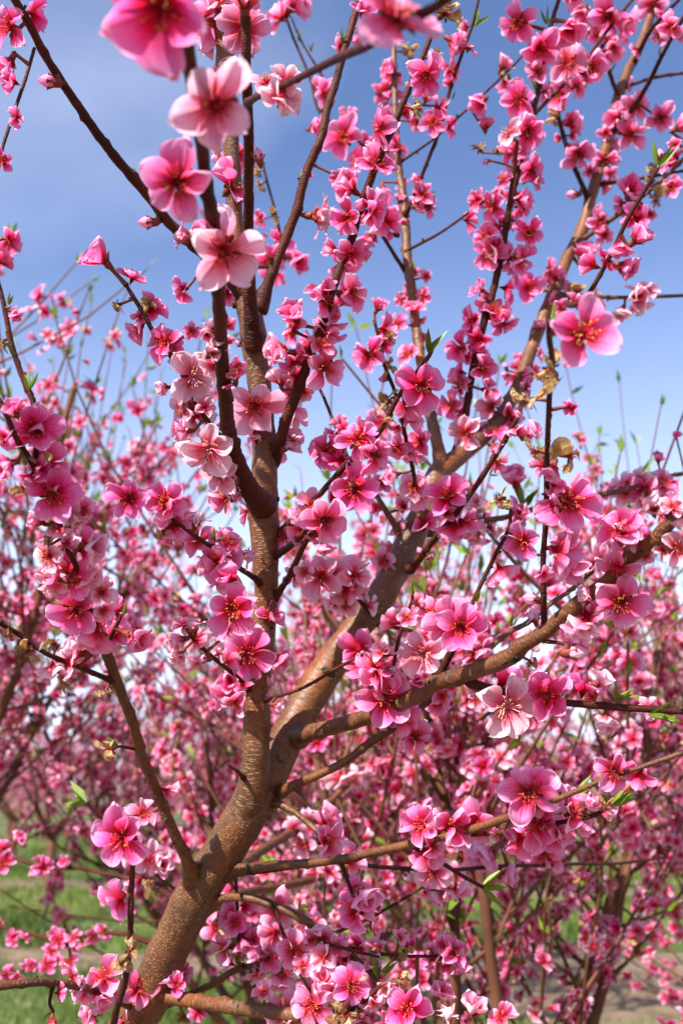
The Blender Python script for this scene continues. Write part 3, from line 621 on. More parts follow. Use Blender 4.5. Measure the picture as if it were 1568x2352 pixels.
# ------------------------------------------------------------------ the peach tree in front
# branches measured on the photograph: (x, y, distance, thickness); None is filled in between
TRUNK_P = [(290, 2400, .97, 108), (340, 2295, .96, 100), (393, 2170, .95, 93), (447, 2065, .94, 92), (507, 1965, .93, 94), (560, 1878, .92, 96), (598, 1805, .925, 80)]
BR = [
 # name, material, points
 ('stem', 'B', [(545, 1905, .925, 62), (575, 1820, .915, 72), (585, 1720, .91, 62), (590, 1580, .91, 63), (606, 1460, .905, 56), (614, 1330, .90, 56), (609, 1180, .90, 72), (612, 1090, .90, 60), (610, 1000, .90, 52), (601, 880, .90, 56), (591, 800, .90, 60), (580, 725, .90, 58), (562, 640, .9, 44), (544, 510, .9, 38), (535, 350, .9, 37), (522, 200, .9, 39), (514, 70, .9, 42), (508, -60, .9, 34)]),
 ('stem', 'T', [(586, 800, .89, 40), (577, 700, .87, 33), (573, 550, .84, 26), (571, 400, .8, 24), (569, 300, .77, 24), (562, 150, .73, 23), (562, 75, .72, 24), (562, 40, .715, 24)]),
 ('branch', 'T', [(570, 235, .74, 18), (590, 222, .70, 16), (660, 190, .62, 16), (760, 140, .53, 19), (834, 110, .48, 23), (890, 75, .44, 27), (950, 40, .42, 26), (1010, 5, .40, 22), (1040, -20, .39, 18)]),
 ('stem', 'T', [(604, 1165, .89, 50), (575, 1115, .86, 42), (545, 1050, .82, 37), (525, 980, .78, 35), (515, 900, .73, 34), (507, 830, .70, 34), (503, 760, .66, 32), (499, 700, .63, 32), (494, 610, .59, 33), (490, 530, .57, 34), (482, 475, .55, 34), (470, 390, .53, 31), (464, 325, .51, 31), (447, 200, .47, 31), (437, 100, .45, 33), (430, 20, .43, 34), (425, -60, .42, 34)]),
 ('branch', 'T', [(20, -30, .72, 18), (70, 55, .74, 19), (100, 115, .76, 20), (140, 180, .78, 20), (200, 270, .8, 21), (245, 335, .82, 22), (310, 415, .84, 24), (340, 450, .85, 24), (380, 505, .86, 24), (415, 540, .87, 24), (450, 572, .88, 26), (510, 625, .89, 27), (566, 690, .9, 27)][::-1]),
 ('branch', 'T', [(592, 715, .9, 34), (602, 690, .9, 32), (615, 650, .9, 25), (630, 610, .9, 24), (655, 550, .9, 22), (680, 480, .9, 22), (700, 400, .9, 21), (735, 320, .9, 20), (750, 250, .91, 19), (770, 190, .92, 18), (795, 100, .93, 17), (815, 40, .94, 16), (830, -30, .95, 15)]),
 ('branch', 'T', [(616, 1085, .9, 26), (632, 1050, .9, 28), (645, 1010, .88, 26), (662, 960, .87, 24), (692, 885, .86, 24), (717, 805, .85, 22), (742, 745, .84, 22), (765, 655, .83, 21), (795, 575, .83, 20), (812, 525, .82, 19), (834, 450, .82, 19), (869, 360, .81, 18), (900, 295, .8, 17), (934, 215, .8, 15), (985, 100, .8, 12), (1010, 30, .8, 10)]),
 ('limb', 'B', [(575, 1865, .93, 80), (628, 1768, .94, 80), (692, 1648, .96, 80), (757, 1543, .98, 76), (825, 1450, .99, 68), (880, 1370, 1.0, 66), (924, 1290, 1.02, 64), (955, 1220, 1.03, 60), (985, 1150, 1.05, 52), (1005, 1090, 1.06, 52), (1050, 1048, 1.08, 42), (1095, 1010, 1.1, 38), (1145, 955, 1.12, 34), (1184, 885, 1.15, 32), (1215, 800, 1.18, 30), (1250, 710, 1.2, 30), (1280, 640, 1.22, 28), (1300, 590, 1.24, 28), (1334, 530, 1.26, 28), (1360, 440, 1.28, 27), (1394, 335, 1.31, 25), (1424, 215, 1.34, 24), (1474, 100, 1.38, 20), (1500, 25, 1.4, 18), (1515, -40, 1.41, 16)]),
 ('limb', 'B', [(1004, 1105, 1.06, 34), (1012, 1060, 1.06, 32), (1003, 1010, 1.06, 28), (987, 945, 1.08, 28), (967, 840, 1.1, 24), (954, 765, 1.12, 22), (943, 665, 1.14, 22), (934, 600, 1.15, 22), (929, 475, 1.18, 20), (917, 375, 1.2, 16), (908, 225, 1.22, 14), (903, 90, 1.25, 12), (904, 20, 1.26, 9)]),
 ('branch', 'O', [(672, 1695, .95, 46), (700, 1684, .93, 42), (735, 1677, .90, 37), (784, 1666, .88, 36), (850, 1648, .85, 37), (934, 1615, .82, 38), (1004, 1574, .79, 38), (1094, 1544, .76, 38), (1174, 1510, .74, 42), (1205, 1480, .73, 36), (1254, 1448, .72, 34), (1324, 1384, .7, 34), (1394, 1330, .69, 34), (1434, 1284, .68, 34), (1499, 1234, .66, 34), (1534, 1194, .65, 34), (1600, 1130, .64, 32)]),
 ('branch', 'T', [(1070, 1555, .77, 24), (1095, 1575, .77, 21), (1200, 1600, .77, 18), (1304, 1616, .77, 17), (1409, 1624, .77, 17), (1490, 1628, .77, 17), (1600, 1632, .77, 16)]),
 ('shoot', 'T', [(1254, 1450, .725, 18), (1250, 1425, .72, 16), (1248, 1370, .71, 15), (1246, 1280, .7, 14), (1252, 1200, .69, 14), (1255, 1130, .68, 14), (1257, 1065, .66, 14), (1259, 940, .62, 14), (1262, 875, .6, 14), (1268, 830, .57, 14), (1262, 770, .54, 14), (1262, 735, .53, 11)]),
 ('shoot', 'T', [(1004, 1570, .79, 22), (1012, 1545, .785, 19), (1024, 1520, .78, 17), (1045, 1478, .77, 15), (1055, 1445, .765, 11)]),
 ('shoot', 'T', [(1028, 1512, .79, 12), (1050, 1465, .8, 11), (1084, 1385, .8, 10), (1114, 1324, .8, 10), (1144, 1264, .8, 10), (1169, 1214, .8, 9), (1173, 1172, .8, 8)]),
 ('shoot', 'T', [(890, 1628, .84, 14), (896, 1570, .82, 10), (904, 1529, .81, 9), (914, 1470, .8, 9), (934, 1410, .8, 8), (946, 1374, .8, 7), (944, 1350, .8, 6)]),
 ('branch', 'O', [(640, 1822, .93, 28), (665, 1808, .91, 24), (700, 1792, .9, 21), (784, 1752, .88, 20), (844, 1709, .87, 20), (909, 1669, .86, 18), (984, 1614, .87, 16), (1050, 1555, .89, 15), (1114, 1499, .92, 14), (1164, 1454, .93, 13), (1209, 1429, .94, 13), (1264, 1384, .95, 12), (1309, 1354, .96, 11), (1390, 1290, .98, 9)]),
 ('branch', 'O', [(515, 2010, .93, 34), (540, 2001, .92, 30), (570, 1996, .9, 24), (625, 1988, .88, 22), (700, 1982, .86, 21), (784, 1972, .84, 20), (859, 1957, .82, 20), (944, 1940, .8, 20), (1009, 1927, .78, 18), (1094, 1905, .76, 20), (1164, 1880, .74, 20), (1200, 1865, .73, 18), (1264, 1840, .71, 15), (1324, 1815, .7, 14), (1389, 1787, .69, 12), (1434, 1772, .68, 12), (1509, 1747, .67, 12), (1600, 1714, .66, 12)]),
 ('shoot', 'T', [(1020, 1925, .78, 13), (1060, 1920, .775, 12), (1104, 1917, .77, 11), (1164, 1912, .76, 11), (1260, 1893, .74, 11), (1354, 1875, .72, 11), (1404, 1850, .71, 9)]),
 ('shoot', 'T', [(944, 1940, .8, 12), (960, 1952, .8, 11), (1009, 1980, .8, 10), (1064, 2015, .8, 9), (1109, 2040, .8, 8)]),
 ('branch', 'T', [(540, 2003, .935, 18), (600, 2000, .93, 14), (720, 1985, .92, 11), (804, 1980, .92, 10), (859, 1992, .94, 10), (969, 1997, .98, 10), (1054, 1997, 1.02, 9), (1174, 1990, 1.1, 9), (1284, 1987, 1.2, 8), (1434, 1982, 1.35, 7), (1534, 1970, 1.45, 6)]),
 ('branch', 'O', [(470, 2092, .94, 26), (495, 2070, .93, 22), (525, 2060, .92, 19), (575, 2063, .91, 20), (640, 2085, .9, 20), (700, 2115, .89, 19), (750, 2145, .88, 18), (784, 2160, .87, 16), (814, 2200, .86, 15), (850, 2235, .85, 14), (870, 2262, .845, 10)]),
 ('branch', 'B', [(325, 2295, .95, 38), (360, 2288, .945, 34), (425, 2297, .93, 32), (500, 2307, .9, 32), (575, 2317, .88, 32), (650, 2325, .86, 31), (700, 2333, .85, 30), (800, 2352, .82, 28), (900, 2380, .8, 25)]),
 ('branch', 'O', [(350, 2318, .97, 22), (380, 2308, .975, 19), (435, 2285, .98, 18), (490, 2260, .98, 17), (540, 2230, .98, 16), (600, 2217, .98, 13), (612, 2215, .98, 11)]),
 ('branch', 'O', [(322, 2325, .96, 24), (290, 2305, .94, 20), (250, 2288, .91, 19), (180, 2270, .86, 19), (125, 2260, .84, 19), (65, 2260, .82, 20), (-30, 2268, .8, 20)]),
 ('shoot', 'T', [(122, 2262, .84, 10), (117, 2285, .835, 9), (114, 2305, .83, 8), (123, 2325, .83, 7)]),
 ('shoot', 'T', [(300, 2500, .97, 26), (268, 2440, .80, 20), (262, 2352, .68, 17), (285, 2255, .66, 16), (295, 2175, .66, 15), (300, 2075, .66, 14), (303, 2025, .66, 14), (307, 1970, .66, 13), (306, 1945, .66, 10)]),
 ('branch', 'O', [(445, 2035, .935, 50), (436, 2005, .92, 34), (425, 1970, .91, 28), (400, 1915, .9, 26), (375, 1855, .89, 25), (350, 1790, .87, 25), (325, 1730, .85, 26), (310, 1669, .83, 25), (285, 1604, .81, 25), (265, 1554, .8, 26), (240, 1489, .78, 27), (220, 1446, .76, 28)]),
 ('shoot', 'T', [(226, 1458, .765, 18), (212, 1415, .745, 15), (198, 1375, .73, 14), (175, 1300, .7, 13), (150, 1254, .69, 13), (132, 1194, .68, 13), (95, 1110, .66, 14), (65, 1050, .65, 14), (37, 1005, .64, 14), (5, 930, .63, 14), (-30, 880, .63, 13)]),
 ('shoot', 'T', [(78, 1078, .66, 14), (84, 1000, .66, 14), (77, 925, .66, 14), (55, 874, .66, 14), (30, 800, .66, 13), (15, 730, .66, 12), (0, 665, .66, 11), (-25, 590, .66, 10)]),
 ('shoot', 'T', [(258, 1563, .8, 15), (235, 1555, .79, 13), (175, 1529, .76, 13), (105, 1499, .74, 12), (40, 1454, .73, 11), (-20, 1420, .72, 10)]),
 ('shoot', 'T', [(243, 1492, .785, 13), (250, 1474, .78, 11), (265, 1444, .77, 10), (281, 1412, .77, 7)]),
 ('shoot', 'T', [(324, 1724, .85, 10), (300, 1718, .84, 9), (276, 1714, .83, 7)]),
 ('shoot', 'T', [(604, 1348, .9, 18), (580, 1325, .87, 14), (545, 1300, .83, 12), (510, 1262, .8, 12), (475, 1249, .78, 11), (415, 1209, .75, 10), (382, 1184, .74, 9), (355, 1168, .73, 7)]),
 ('shoot', 'T', [(508, 1264, .8, 10), (522, 1286, .79, 10), (538, 1325, .77, 10), (550, 1365, .76, 9)]),
 ('shoot', 'T', [(572, 1584, .9, 14), (550, 1562, .88, 11), (520, 1534, .85, 11), (490, 1509, .82, 10), (450, 1474, .8, 10), (428, 1446, .78, 8)]),
 ('shoot', 'T', [(624, 1282, .9, 20), (645, 1268, .88, 17), (670, 1249, .86, 15), (700, 1219, .83, 14), (722, 1185, .81, 11)]),
 ('shoot', 'T', [(628, 1378, .9, 18), (642, 1358, .89, 15), (665, 1319, .87, 14), (700, 1249, .84, 13), (722, 1215, .83, 10)]),
 ('shoot', 'T', [(610, 1608, .9, 11), (630, 1601, .88, 9), (685, 1584, .87, 8), (725, 1564, .86, 8), (784, 1530, .84, 8), (834, 1506, .83, 6)]),
 ('shoot', 'T', [(560, 1788, .9, 12), (545, 1772, .885, 8), (522, 1756, .88, 7)]),
 ('branch', 'O', [(612, 1858, .93, 22), (632, 1846, .92, 18), (670, 1860, .91, 16), (710, 1890, .9, 14), (738, 1918, .89, 11)]),
 ('branch', 'O', [(540, 2000, 1.02, 24), (575, 1968, 1.15, 22), (660, 1920, 1.3, 20), (720, 1880, 1.4, 18), (800, 1800, 1.5, 14)]),
 ('branch', 'O', [(480, 2085, 1.0, 24), (560, 2055, 1.2, 20), (650, 2035, 1.35, 18), (765, 2005, 1.5, 16), (880, 1960, 1.6, 12)]),
 ('shoot', 'O', [(925, 1245, 1.03, 18), (915, 1222, 1.02, 15), (889, 1179, 1.02, 13), (855, 1125, 1.02, 11), (846, 1095, 1.02, 8)]),
 ('shoot', 'T', [(940, 1308, 1.0, 22), (955, 1292, .99, 19), (984, 1255, .97, 16), (1014, 1219, .94, 15), (1039, 1189, .92, 14), (1064, 1154, .9, 13), (1094, 1114, .89, 13), (1129, 1060, .88, 13), (1164, 1004, .87, 13), (1190, 960, .86, 10)]),
 ('branch', 'O', [(985, 1225, 1.05, 16), (1074, 1199, 1.1, 14), (1159, 1189, 1.12, 13), (1214, 1174, 1.14, 13), (1349, 1144, 1.18, 13), (1434, 1124, 1.2, 12), (1509, 1099, 1.24, 11), (1600, 1080, 1.28, 10)]),
 ('branch', 'T', [(1040, 1062, 1.08, 24), (1056, 1010, 1.09, 20), (1069, 955, 1.1, 18), (1084, 864, 1.1, 18), (1109, 754, 1.1, 18), (1134, 664, 1.1, 17), (1154, 564, 1.1, 17), (1164, 500, 1.1, 16), (1179, 424, 1.1, 16), (1199, 345, 1.1, 15), (1229, 235, 1.1, 13), (1244, 165, 1.1, 12), (1260, 80, 1.1, 11), (1290, -20, 1.1, 9)]),
 ('shoot', 'T', [(1165, 515, 1.09, 12), (1172, 450, 1.08, 10), (1180, 390, 1.07, 10), (1187, 325, 1.06, 8)]),
 ('shoot', 'T', [(1222, 268, 1.1, 11), (1234, 255, 1.12, 10), (1304, 185, 1.15, 9), (1344, 135, 1.17, 9), (1394, 70, 1.2, 8), (1460, -10, 1.22, 7)]),
 ('shoot', 'T', [(1352, 462, 1.28, 14), (1343, 442, 1.27, 12), (1314, 375, 1.26, 11), (1294, 310, 1.25, 10), (1274, 225, 1.24, 9), (1262, 185, 1.24, 7)]),
 ('shoot', 'T', [(1424, 232, 1.33, 14), (1418, 215, 1.33, 11), (1399, 165, 1.32, 10), (1379, 100, 1.31, 10), (1356, 30, 1.3, 8)]),
 ('shoot', 'T', [(1408, 300, 1.31, 14), (1434, 272, 1.27, 12), (1484, 200, 1.2, 11), (1529, 110, 1.15, 10), (1590, 0, 1.12, 9)]),
 ('shoot', 'T', [(1436, 198, 1.35, 10), (1460, 190, 1.34, 8), (1509, 176, 1.34, 8), (1600, 163, 1.34, 7)]),
 ('shoot', 'T', [(1455, 145, 1.36, 12), (1494, 70, 1.3, 10), (1530, 30, 1.28, 9), (1575, -20, 1.26, 8)]),
 ('shoot', 'T', [(1372, 424, 1.29, 12), (1390, 421, 1.28, 9), (1434, 415, 1.28, 9), (1500, 405, 1.28, 8), (1600, 385, 1.28, 7)]),
 ('shoot', 'O', [(1322, 558, 1.25, 16), (1344, 545, 1.24, 12), (1394, 510, 1.22, 12), (1449, 470, 1.2, 11), (1510, 420, 1.18, 10), (1600, 335, 1.16, 9)]),
 ('shoot', 'T', [(1272, 672, 1.21, 18), (1310, 700, 1.05, 14), (1349, 674, .96, 12), (1384, 620, .94, 11), (1414, 564, .93, 11), (1444, 500, .92, 11), (1479, 440, .91, 10), (1510, 385, .9, 8)]),
 ('shoot', 'O', [(1268, 668, 1.21, 14), (1290, 674, 1.2, 11), (1359, 680, 1.2, 10), (1434, 684, 1.2, 9), (1600, 676, 1.2, 8)]),
 ('shoot', 'T', [(930, 492, 1.17, 14), (942, 470, 1.16, 10), (974, 390, 1.14, 9), (1009, 295, 1.12, 9), (1029, 215, 1.11, 9), (1054, 140, 1.1, 8), (1084, 60, 1.09, 7), (1104, -20, 1.08, 6)]),
 ('shoot', 'T', [(914, 376, 1.2, 8), (929, 365, 1.2, 7), (994, 320, 1.19, 6), (1044, 275, 1.18, 6), (1104, 220, 1.17, 6), (1174, 155, 1.16, 6), (1199, 128, 1.16, 5)]),
 ('shoot', 'T', [(930, 580, 1.15, 10), (944, 570, 1.15, 8), (1009, 535, 1.14, 7), (1084, 480, 1.13, 6), (1132, 443, 1.12, 5)]),
 ('shoot', 'T', [(934, 625, 1.15, 13), (919, 605, 1.14, 10), (884, 550, 1.12, 9), (862, 522, 1.11, 7)]),
 ('shoot', 'T', [(914, 540, 1.16, 10), (895, 536, 1.15, 9), (860, 530, 1.13, 7)]),
 ('shoot', 'T', [(905, 180, 1.23, 8), (850, 330, 1.3, 7), (800, 300, 1.32, 7), (735, 258, 1.33, 7), (710, 175, 1.34, 7), (670, 75, 1.35, 6), (640, -20, 1.36, 5)]),
 ('shoot', 'T', [(735, 258, 1.33, 6), (760, 215, 1.33, 6), (695, 100, 1.34, 5), (668, 36, 1.34, 4)]),
 ('shoot', 'T', [(540, 700, .92, 14), (560, 620, 1.15, 10), (650, 600, 1.3, 8), (634, 500, 1.3, 7), (615, 425, 1.3, 6), (598, 350, 1.3, 5)]),
 ('shoot', 'T', [(532, 1036, .81, 16), (508, 1005, .8, 14), (485, 980, .8, 13), (450, 920, .8, 13), (415, 850, .8, 12), (360, 774, .79, 11), (330, 719, .785, 11), (305, 680, .78, 10), (286, 648, .78, 8)]),
 ('shoot', 'T', [(632, 1235, .9, 20), (720, 1150, .87, 14), (790, 1070, .85, 14), (824, 1044, .85, 14), (879, 979, .84, 13), (914, 914, .83, 12), (979, 829, .82, 11), (997, 795, .82, 8)]),
 ('shoot', 'T', [(952, 1120, 1.0, 11), (949, 1090, .97, 10), (934, 1014, .94, 10), (924, 964, .92, 9), (907, 900, .91, 9), (884, 844, .9, 9), (869, 779, .9, 8), (858, 735, .9, 7)]),
 ('shoot', 'T', [(800, 1055, .86, 9), (770, 980, .93, 8), (740, 905, .95, 7), (722, 876, .95, 6)]),
 ('shoot', 'T', [(850, 1402, .98, 13), (839, 1394, .96, 11), (812, 1370, .94, 10), (784, 1344, .93, 9), (755, 1322, .92, 7)]),
 ('shoot', 'T', [(888, 1436, .98, 12), (905, 1440, .95, 10), (944, 1450, .9, 9), (975, 1470, .86, 7)]),
 ('shoot', 'T', [(1235, 1470, .735, 12), (1252, 1473, .72, 10), (1285, 1477, .715, 9), (1305, 1481, .71, 8)]),
 ('shoot', 'T', [(760, 2150, .88, 12), (795, 2132, .9, 8), (849, 2110, .93, 7), (919, 2070, .95, 7), (972, 2038, .96, 5)]),
 ('shoot', 'T', [(800, 2180, .87, 12), (854, 2188, .88, 9), (934, 2197, .89, 8), (1030, 2197, .9, 7)]),
 ('shoot', 'T', [(780, 1975, .84, 10), (793, 2008, .84, 9), (811, 2058, .84, 7), (820, 2090, .84, 6)]),
 ('shoot', 'T', [(560, 2225, .98, 9), (548, 2170, .96, 8), (547, 2125, .95, 8), (543, 2020, .94, 6)]),
 ('shoot', 'T', [(625, 2080, .9, 10), (634, 2100, .89, 9), (651, 2148, .88, 7)]),
 ('shoot', 'T', [(780, 2348, .83, 16), (812, 2318, .82, 13), (838, 2295, .81, 12), (874, 2262, .81, 9)]),
 ('branch', 'T', [(400, 2185, .97, 18), (330, 2160, 1.2, 12), (240, 2142, 1.4, 10), (140, 2163, 1.5, 9), (60, 2142, 1.55, 8), (-30, 2120, 1.6, 7)]),
 ('branch', 'T', [(440, 2092, .95, 16), (330, 2030, 1.2, 11), (195, 1998, 1.45, 9), (90, 1990, 1.5, 8), (-30, 1942, 1.55, 7)]),
 ('shoot', 'T', [(150, 2160, 1.5, 7), (160, 2200, 1.5, 6), (110, 2225, 1.5, 5), (20, 2235, 1.5, 4)]),
 ('shoot', 'T', [(-20, 605, .66, 10), (-34, 520, .67, 9), (-30, 430, .69, 8), (-8, 374, .7, 6)]),
 ('shoot', 'T', [(710, 2128, .885, 10), (735, 2160, .86, 9), (790, 2180, .84, 8), (870, 2200, .83, 6)]),
]
MATS = {'B': BARK, 'O': BARK_OLD, 'T': BARK_TWIG}
tree = bpy.data.objects.new('peach_tree', None); COL.objects.link(tree)
BASE = np.array([-.36, 1.12, 0.]); tree.location = BASE; tree.empty_display_size = .2
tag(tree, 'forked orange-brown peach tree in full pink bloom, in sharp focus before the others', 'tree')
TM = Matrix.Translation(Vector(-BASE))            # parts are modelled in world space
EXT = []
SAMP = []                                         # px, py, distance, radius, branch index, x, y, z
def fill(pts):
    A = np.array([[np.nan if v is None else v for v in (list(p) + [None] * 4)[:4]] for p in pts], float)
    return A
def add_branch(name, mat, pts, idx, extra=None, sides=None, collar=True):
    A = fill(pts)
    P = np.array([at(x, y, d) for x, y, d, w in A]); r = A[:, 3] * A[:, 2] / FPX / 2
    PR = np.column_stack([P, r])
    if extra is not None: PR = np.vstack([extra, PR])
    ex, ey = A[-1, 0], A[-1, 1]
    if ex < 0 or ex > 1568 or ey < 0 or ey > 2352:          # wood that leaves the picture runs on and tapers out
        dr = unit(P[-1] - P[-2]); L = .10 + r[-1] * 14; q = P[-1]
        for f in (.35, .7, 1.):
            dr = unit(dr + np.array([0, 0, .12])); q = q + dr * L / 3; PR = np.vstack([PR, [*q, max(r[-1] * (1 - .8 * f), .0013)]])
        EXT.append((P[-1], q, r[-1]))
    rm = r.mean(); step = float(np.clip(rm * .8, .0035, .009))
    S = resample(PR, step); C, rad = S[:, :3].copy(), np.maximum(S[:, 3], .0012)
    s = np.concatenate([[0], np.cumsum(np.linalg.norm(np.diff(C, axis=0), axis=1))])
    rng = np.random.default_rng(100 + idx)
    if rm < .012:                                  # little zigzag of young wood
        for ax in range(3):
            C[:, ax] += rm * .22 * np.sin(s / (rm * rng.uniform(11, 17)) + rng.uniform(0, 6)) * np.clip(s / .03, 0, 1)
    if collar: rad = rad * (1 + .34 * np.exp(-(s / (rad[0] * 2.6)) ** 2))
    nodes = []; q = rng.uniform(.01, .03)
    while q < s[-1] - .005:
        i = np.searchsorted(s, q)
        rr = rad[min(i, len(rad) - 1)]
        nodes.append((q, rng.uniform(0, 6.28), min(rr * .42, .0022), rr * rng.uniform(.5, .9)))
        q += rng.uniform(.018, .045) * (1 if rm < .008 else 1.8)
    sides = sides or (20 if rm > .014 else 12 if rm > .006 else 8)
    V, Q, T, UV = tube(C, rad, sides, rng, .035 if rm > .006 else .05, nodes)
    o = obj(name, mesh(name, V, [Q, T], MATS[mat], UV), tree, TM)
    for c, rr in zip(C[::2], rad[::2]):
        x, y, d = proj(c); SAMP.append((x, y, d, rr, idx, *c))
    return o
_ground = np.array([[-.37, 1.13, -.06, .058], [-.362, 1.12, .03, .048], [-.345, 1.105, .25, .040], [-.31, 1.09, .55, .036], [-.265, 1.085, .82, .033]])
trunk = add_branch('trunk', 'B', TRUNK_P, 0, _ground, 28, False)
BOBJ = {0: trunk}
for i, (nm, mt, pts) in enumerate(BR, 1): BOBJ[i] = add_branch(nm, mt, pts, i)
SAMP = np.array(SAMP)

def knot(px, py, d, size, parent_i):
    """lumpy bark knot or scar on the wood"""
    I = SAMP[:, 4] == parent_i; S = SAMP[I]; k = np.argmin((S[:, 0] - px) ** 2 + (S[:, 1] - py) ** 2)
    C = S[k, 5:8]; q = at(px, py, S[k, 2]); off = q - C; rr = S[k, 3]
    lat = min(np.linalg.norm(off), rr * .98); o = unit(off) * lat if lat > 1e-5 else off * 0
    p = C + o - FWD * math.sqrt(max(rr ** 2 - lat ** 2, 0)) * .96
    nrm = unit(p - C); n, m = 12, 6; rng = np.random.default_rng(int(px * 7 + py))
    a = np.linspace(0, 2 * np.pi, n, endpoint=False)[None]
    prof = np.array([(1.25, -.25), (1.1, .12), (.85, .34), (.6, .30), (.35, .12), (.1, .18)])
    r = prof[:, :1] * (1 + .22 * rng.standard_normal((m, n))); z = prof[:, 1:] + .10 * rng.standard_normal((m, n)) + 0 * a
    V = np.stack([r * np.cos(a), r * np.sin(a) * .75, z], -1).reshape(-1, 3)
    i = np.arange(m - 1)[:, None]; j = np.arange(n)[None]
    Q = np.stack([i * n + j, i * n + (j + 1) % n, (i + 1) * n + (j + 1) % n, (i + 1) * n + j], -1).reshape(-1, 4)
    T = np.stack([(m - 1) * n + np.arange(1, n - 1), (m - 1) * n + np.arange(2, n), np.full(n - 2, (m - 1) * n)], 1)
    s = .62 * size * S[k, 2] / FPX
    obj('knot', mesh('knot', V, [Q, T], KNOT), tree, TM @ mat4(basis(nrm, rng.uniform(0, 6)), p, s))
for (x, y, s, b) in [(625, 1298, 17, 1), (640, 1146, 10, 1), (616, 1175, 9, 1), (398, 2055, 20, 0), (388, 2190, 12, 0), (640, 1745, 24, 8), (578, 1995, 18, 17), (755, 1545, 26, 8),
                     (520, 2008, 16, 0), (685, 1680, 20, 8), (566, 1880, 8, 0), (572, 800, 9, 1), (610, 812, 8, 1), (1180, 1512, 15, 10), (1160, 1520, 12, 10), (930, 1610, 12, 10), (1060, 1040, 13, 8), (1290, 650, 9, 8), (1265, 735, 10, 8),
                     (1355, 455, 9, 8), (550, 1725, 6, 1), (590, 1645, 7, 1), (358, 2125, 11, 0), (552, 2310, 12, 22), (345, 1832, 10, 27), (1350, 528, 9, 8), (940, 1300, 10, 8), (880, 1440, 10, 8), (600, 930, 7, 1), (625, 1440, 7, 1), (612, 1020, 7, 1), (700, 2332, 10, 22)]:
    knot(x, y, None, s, b)

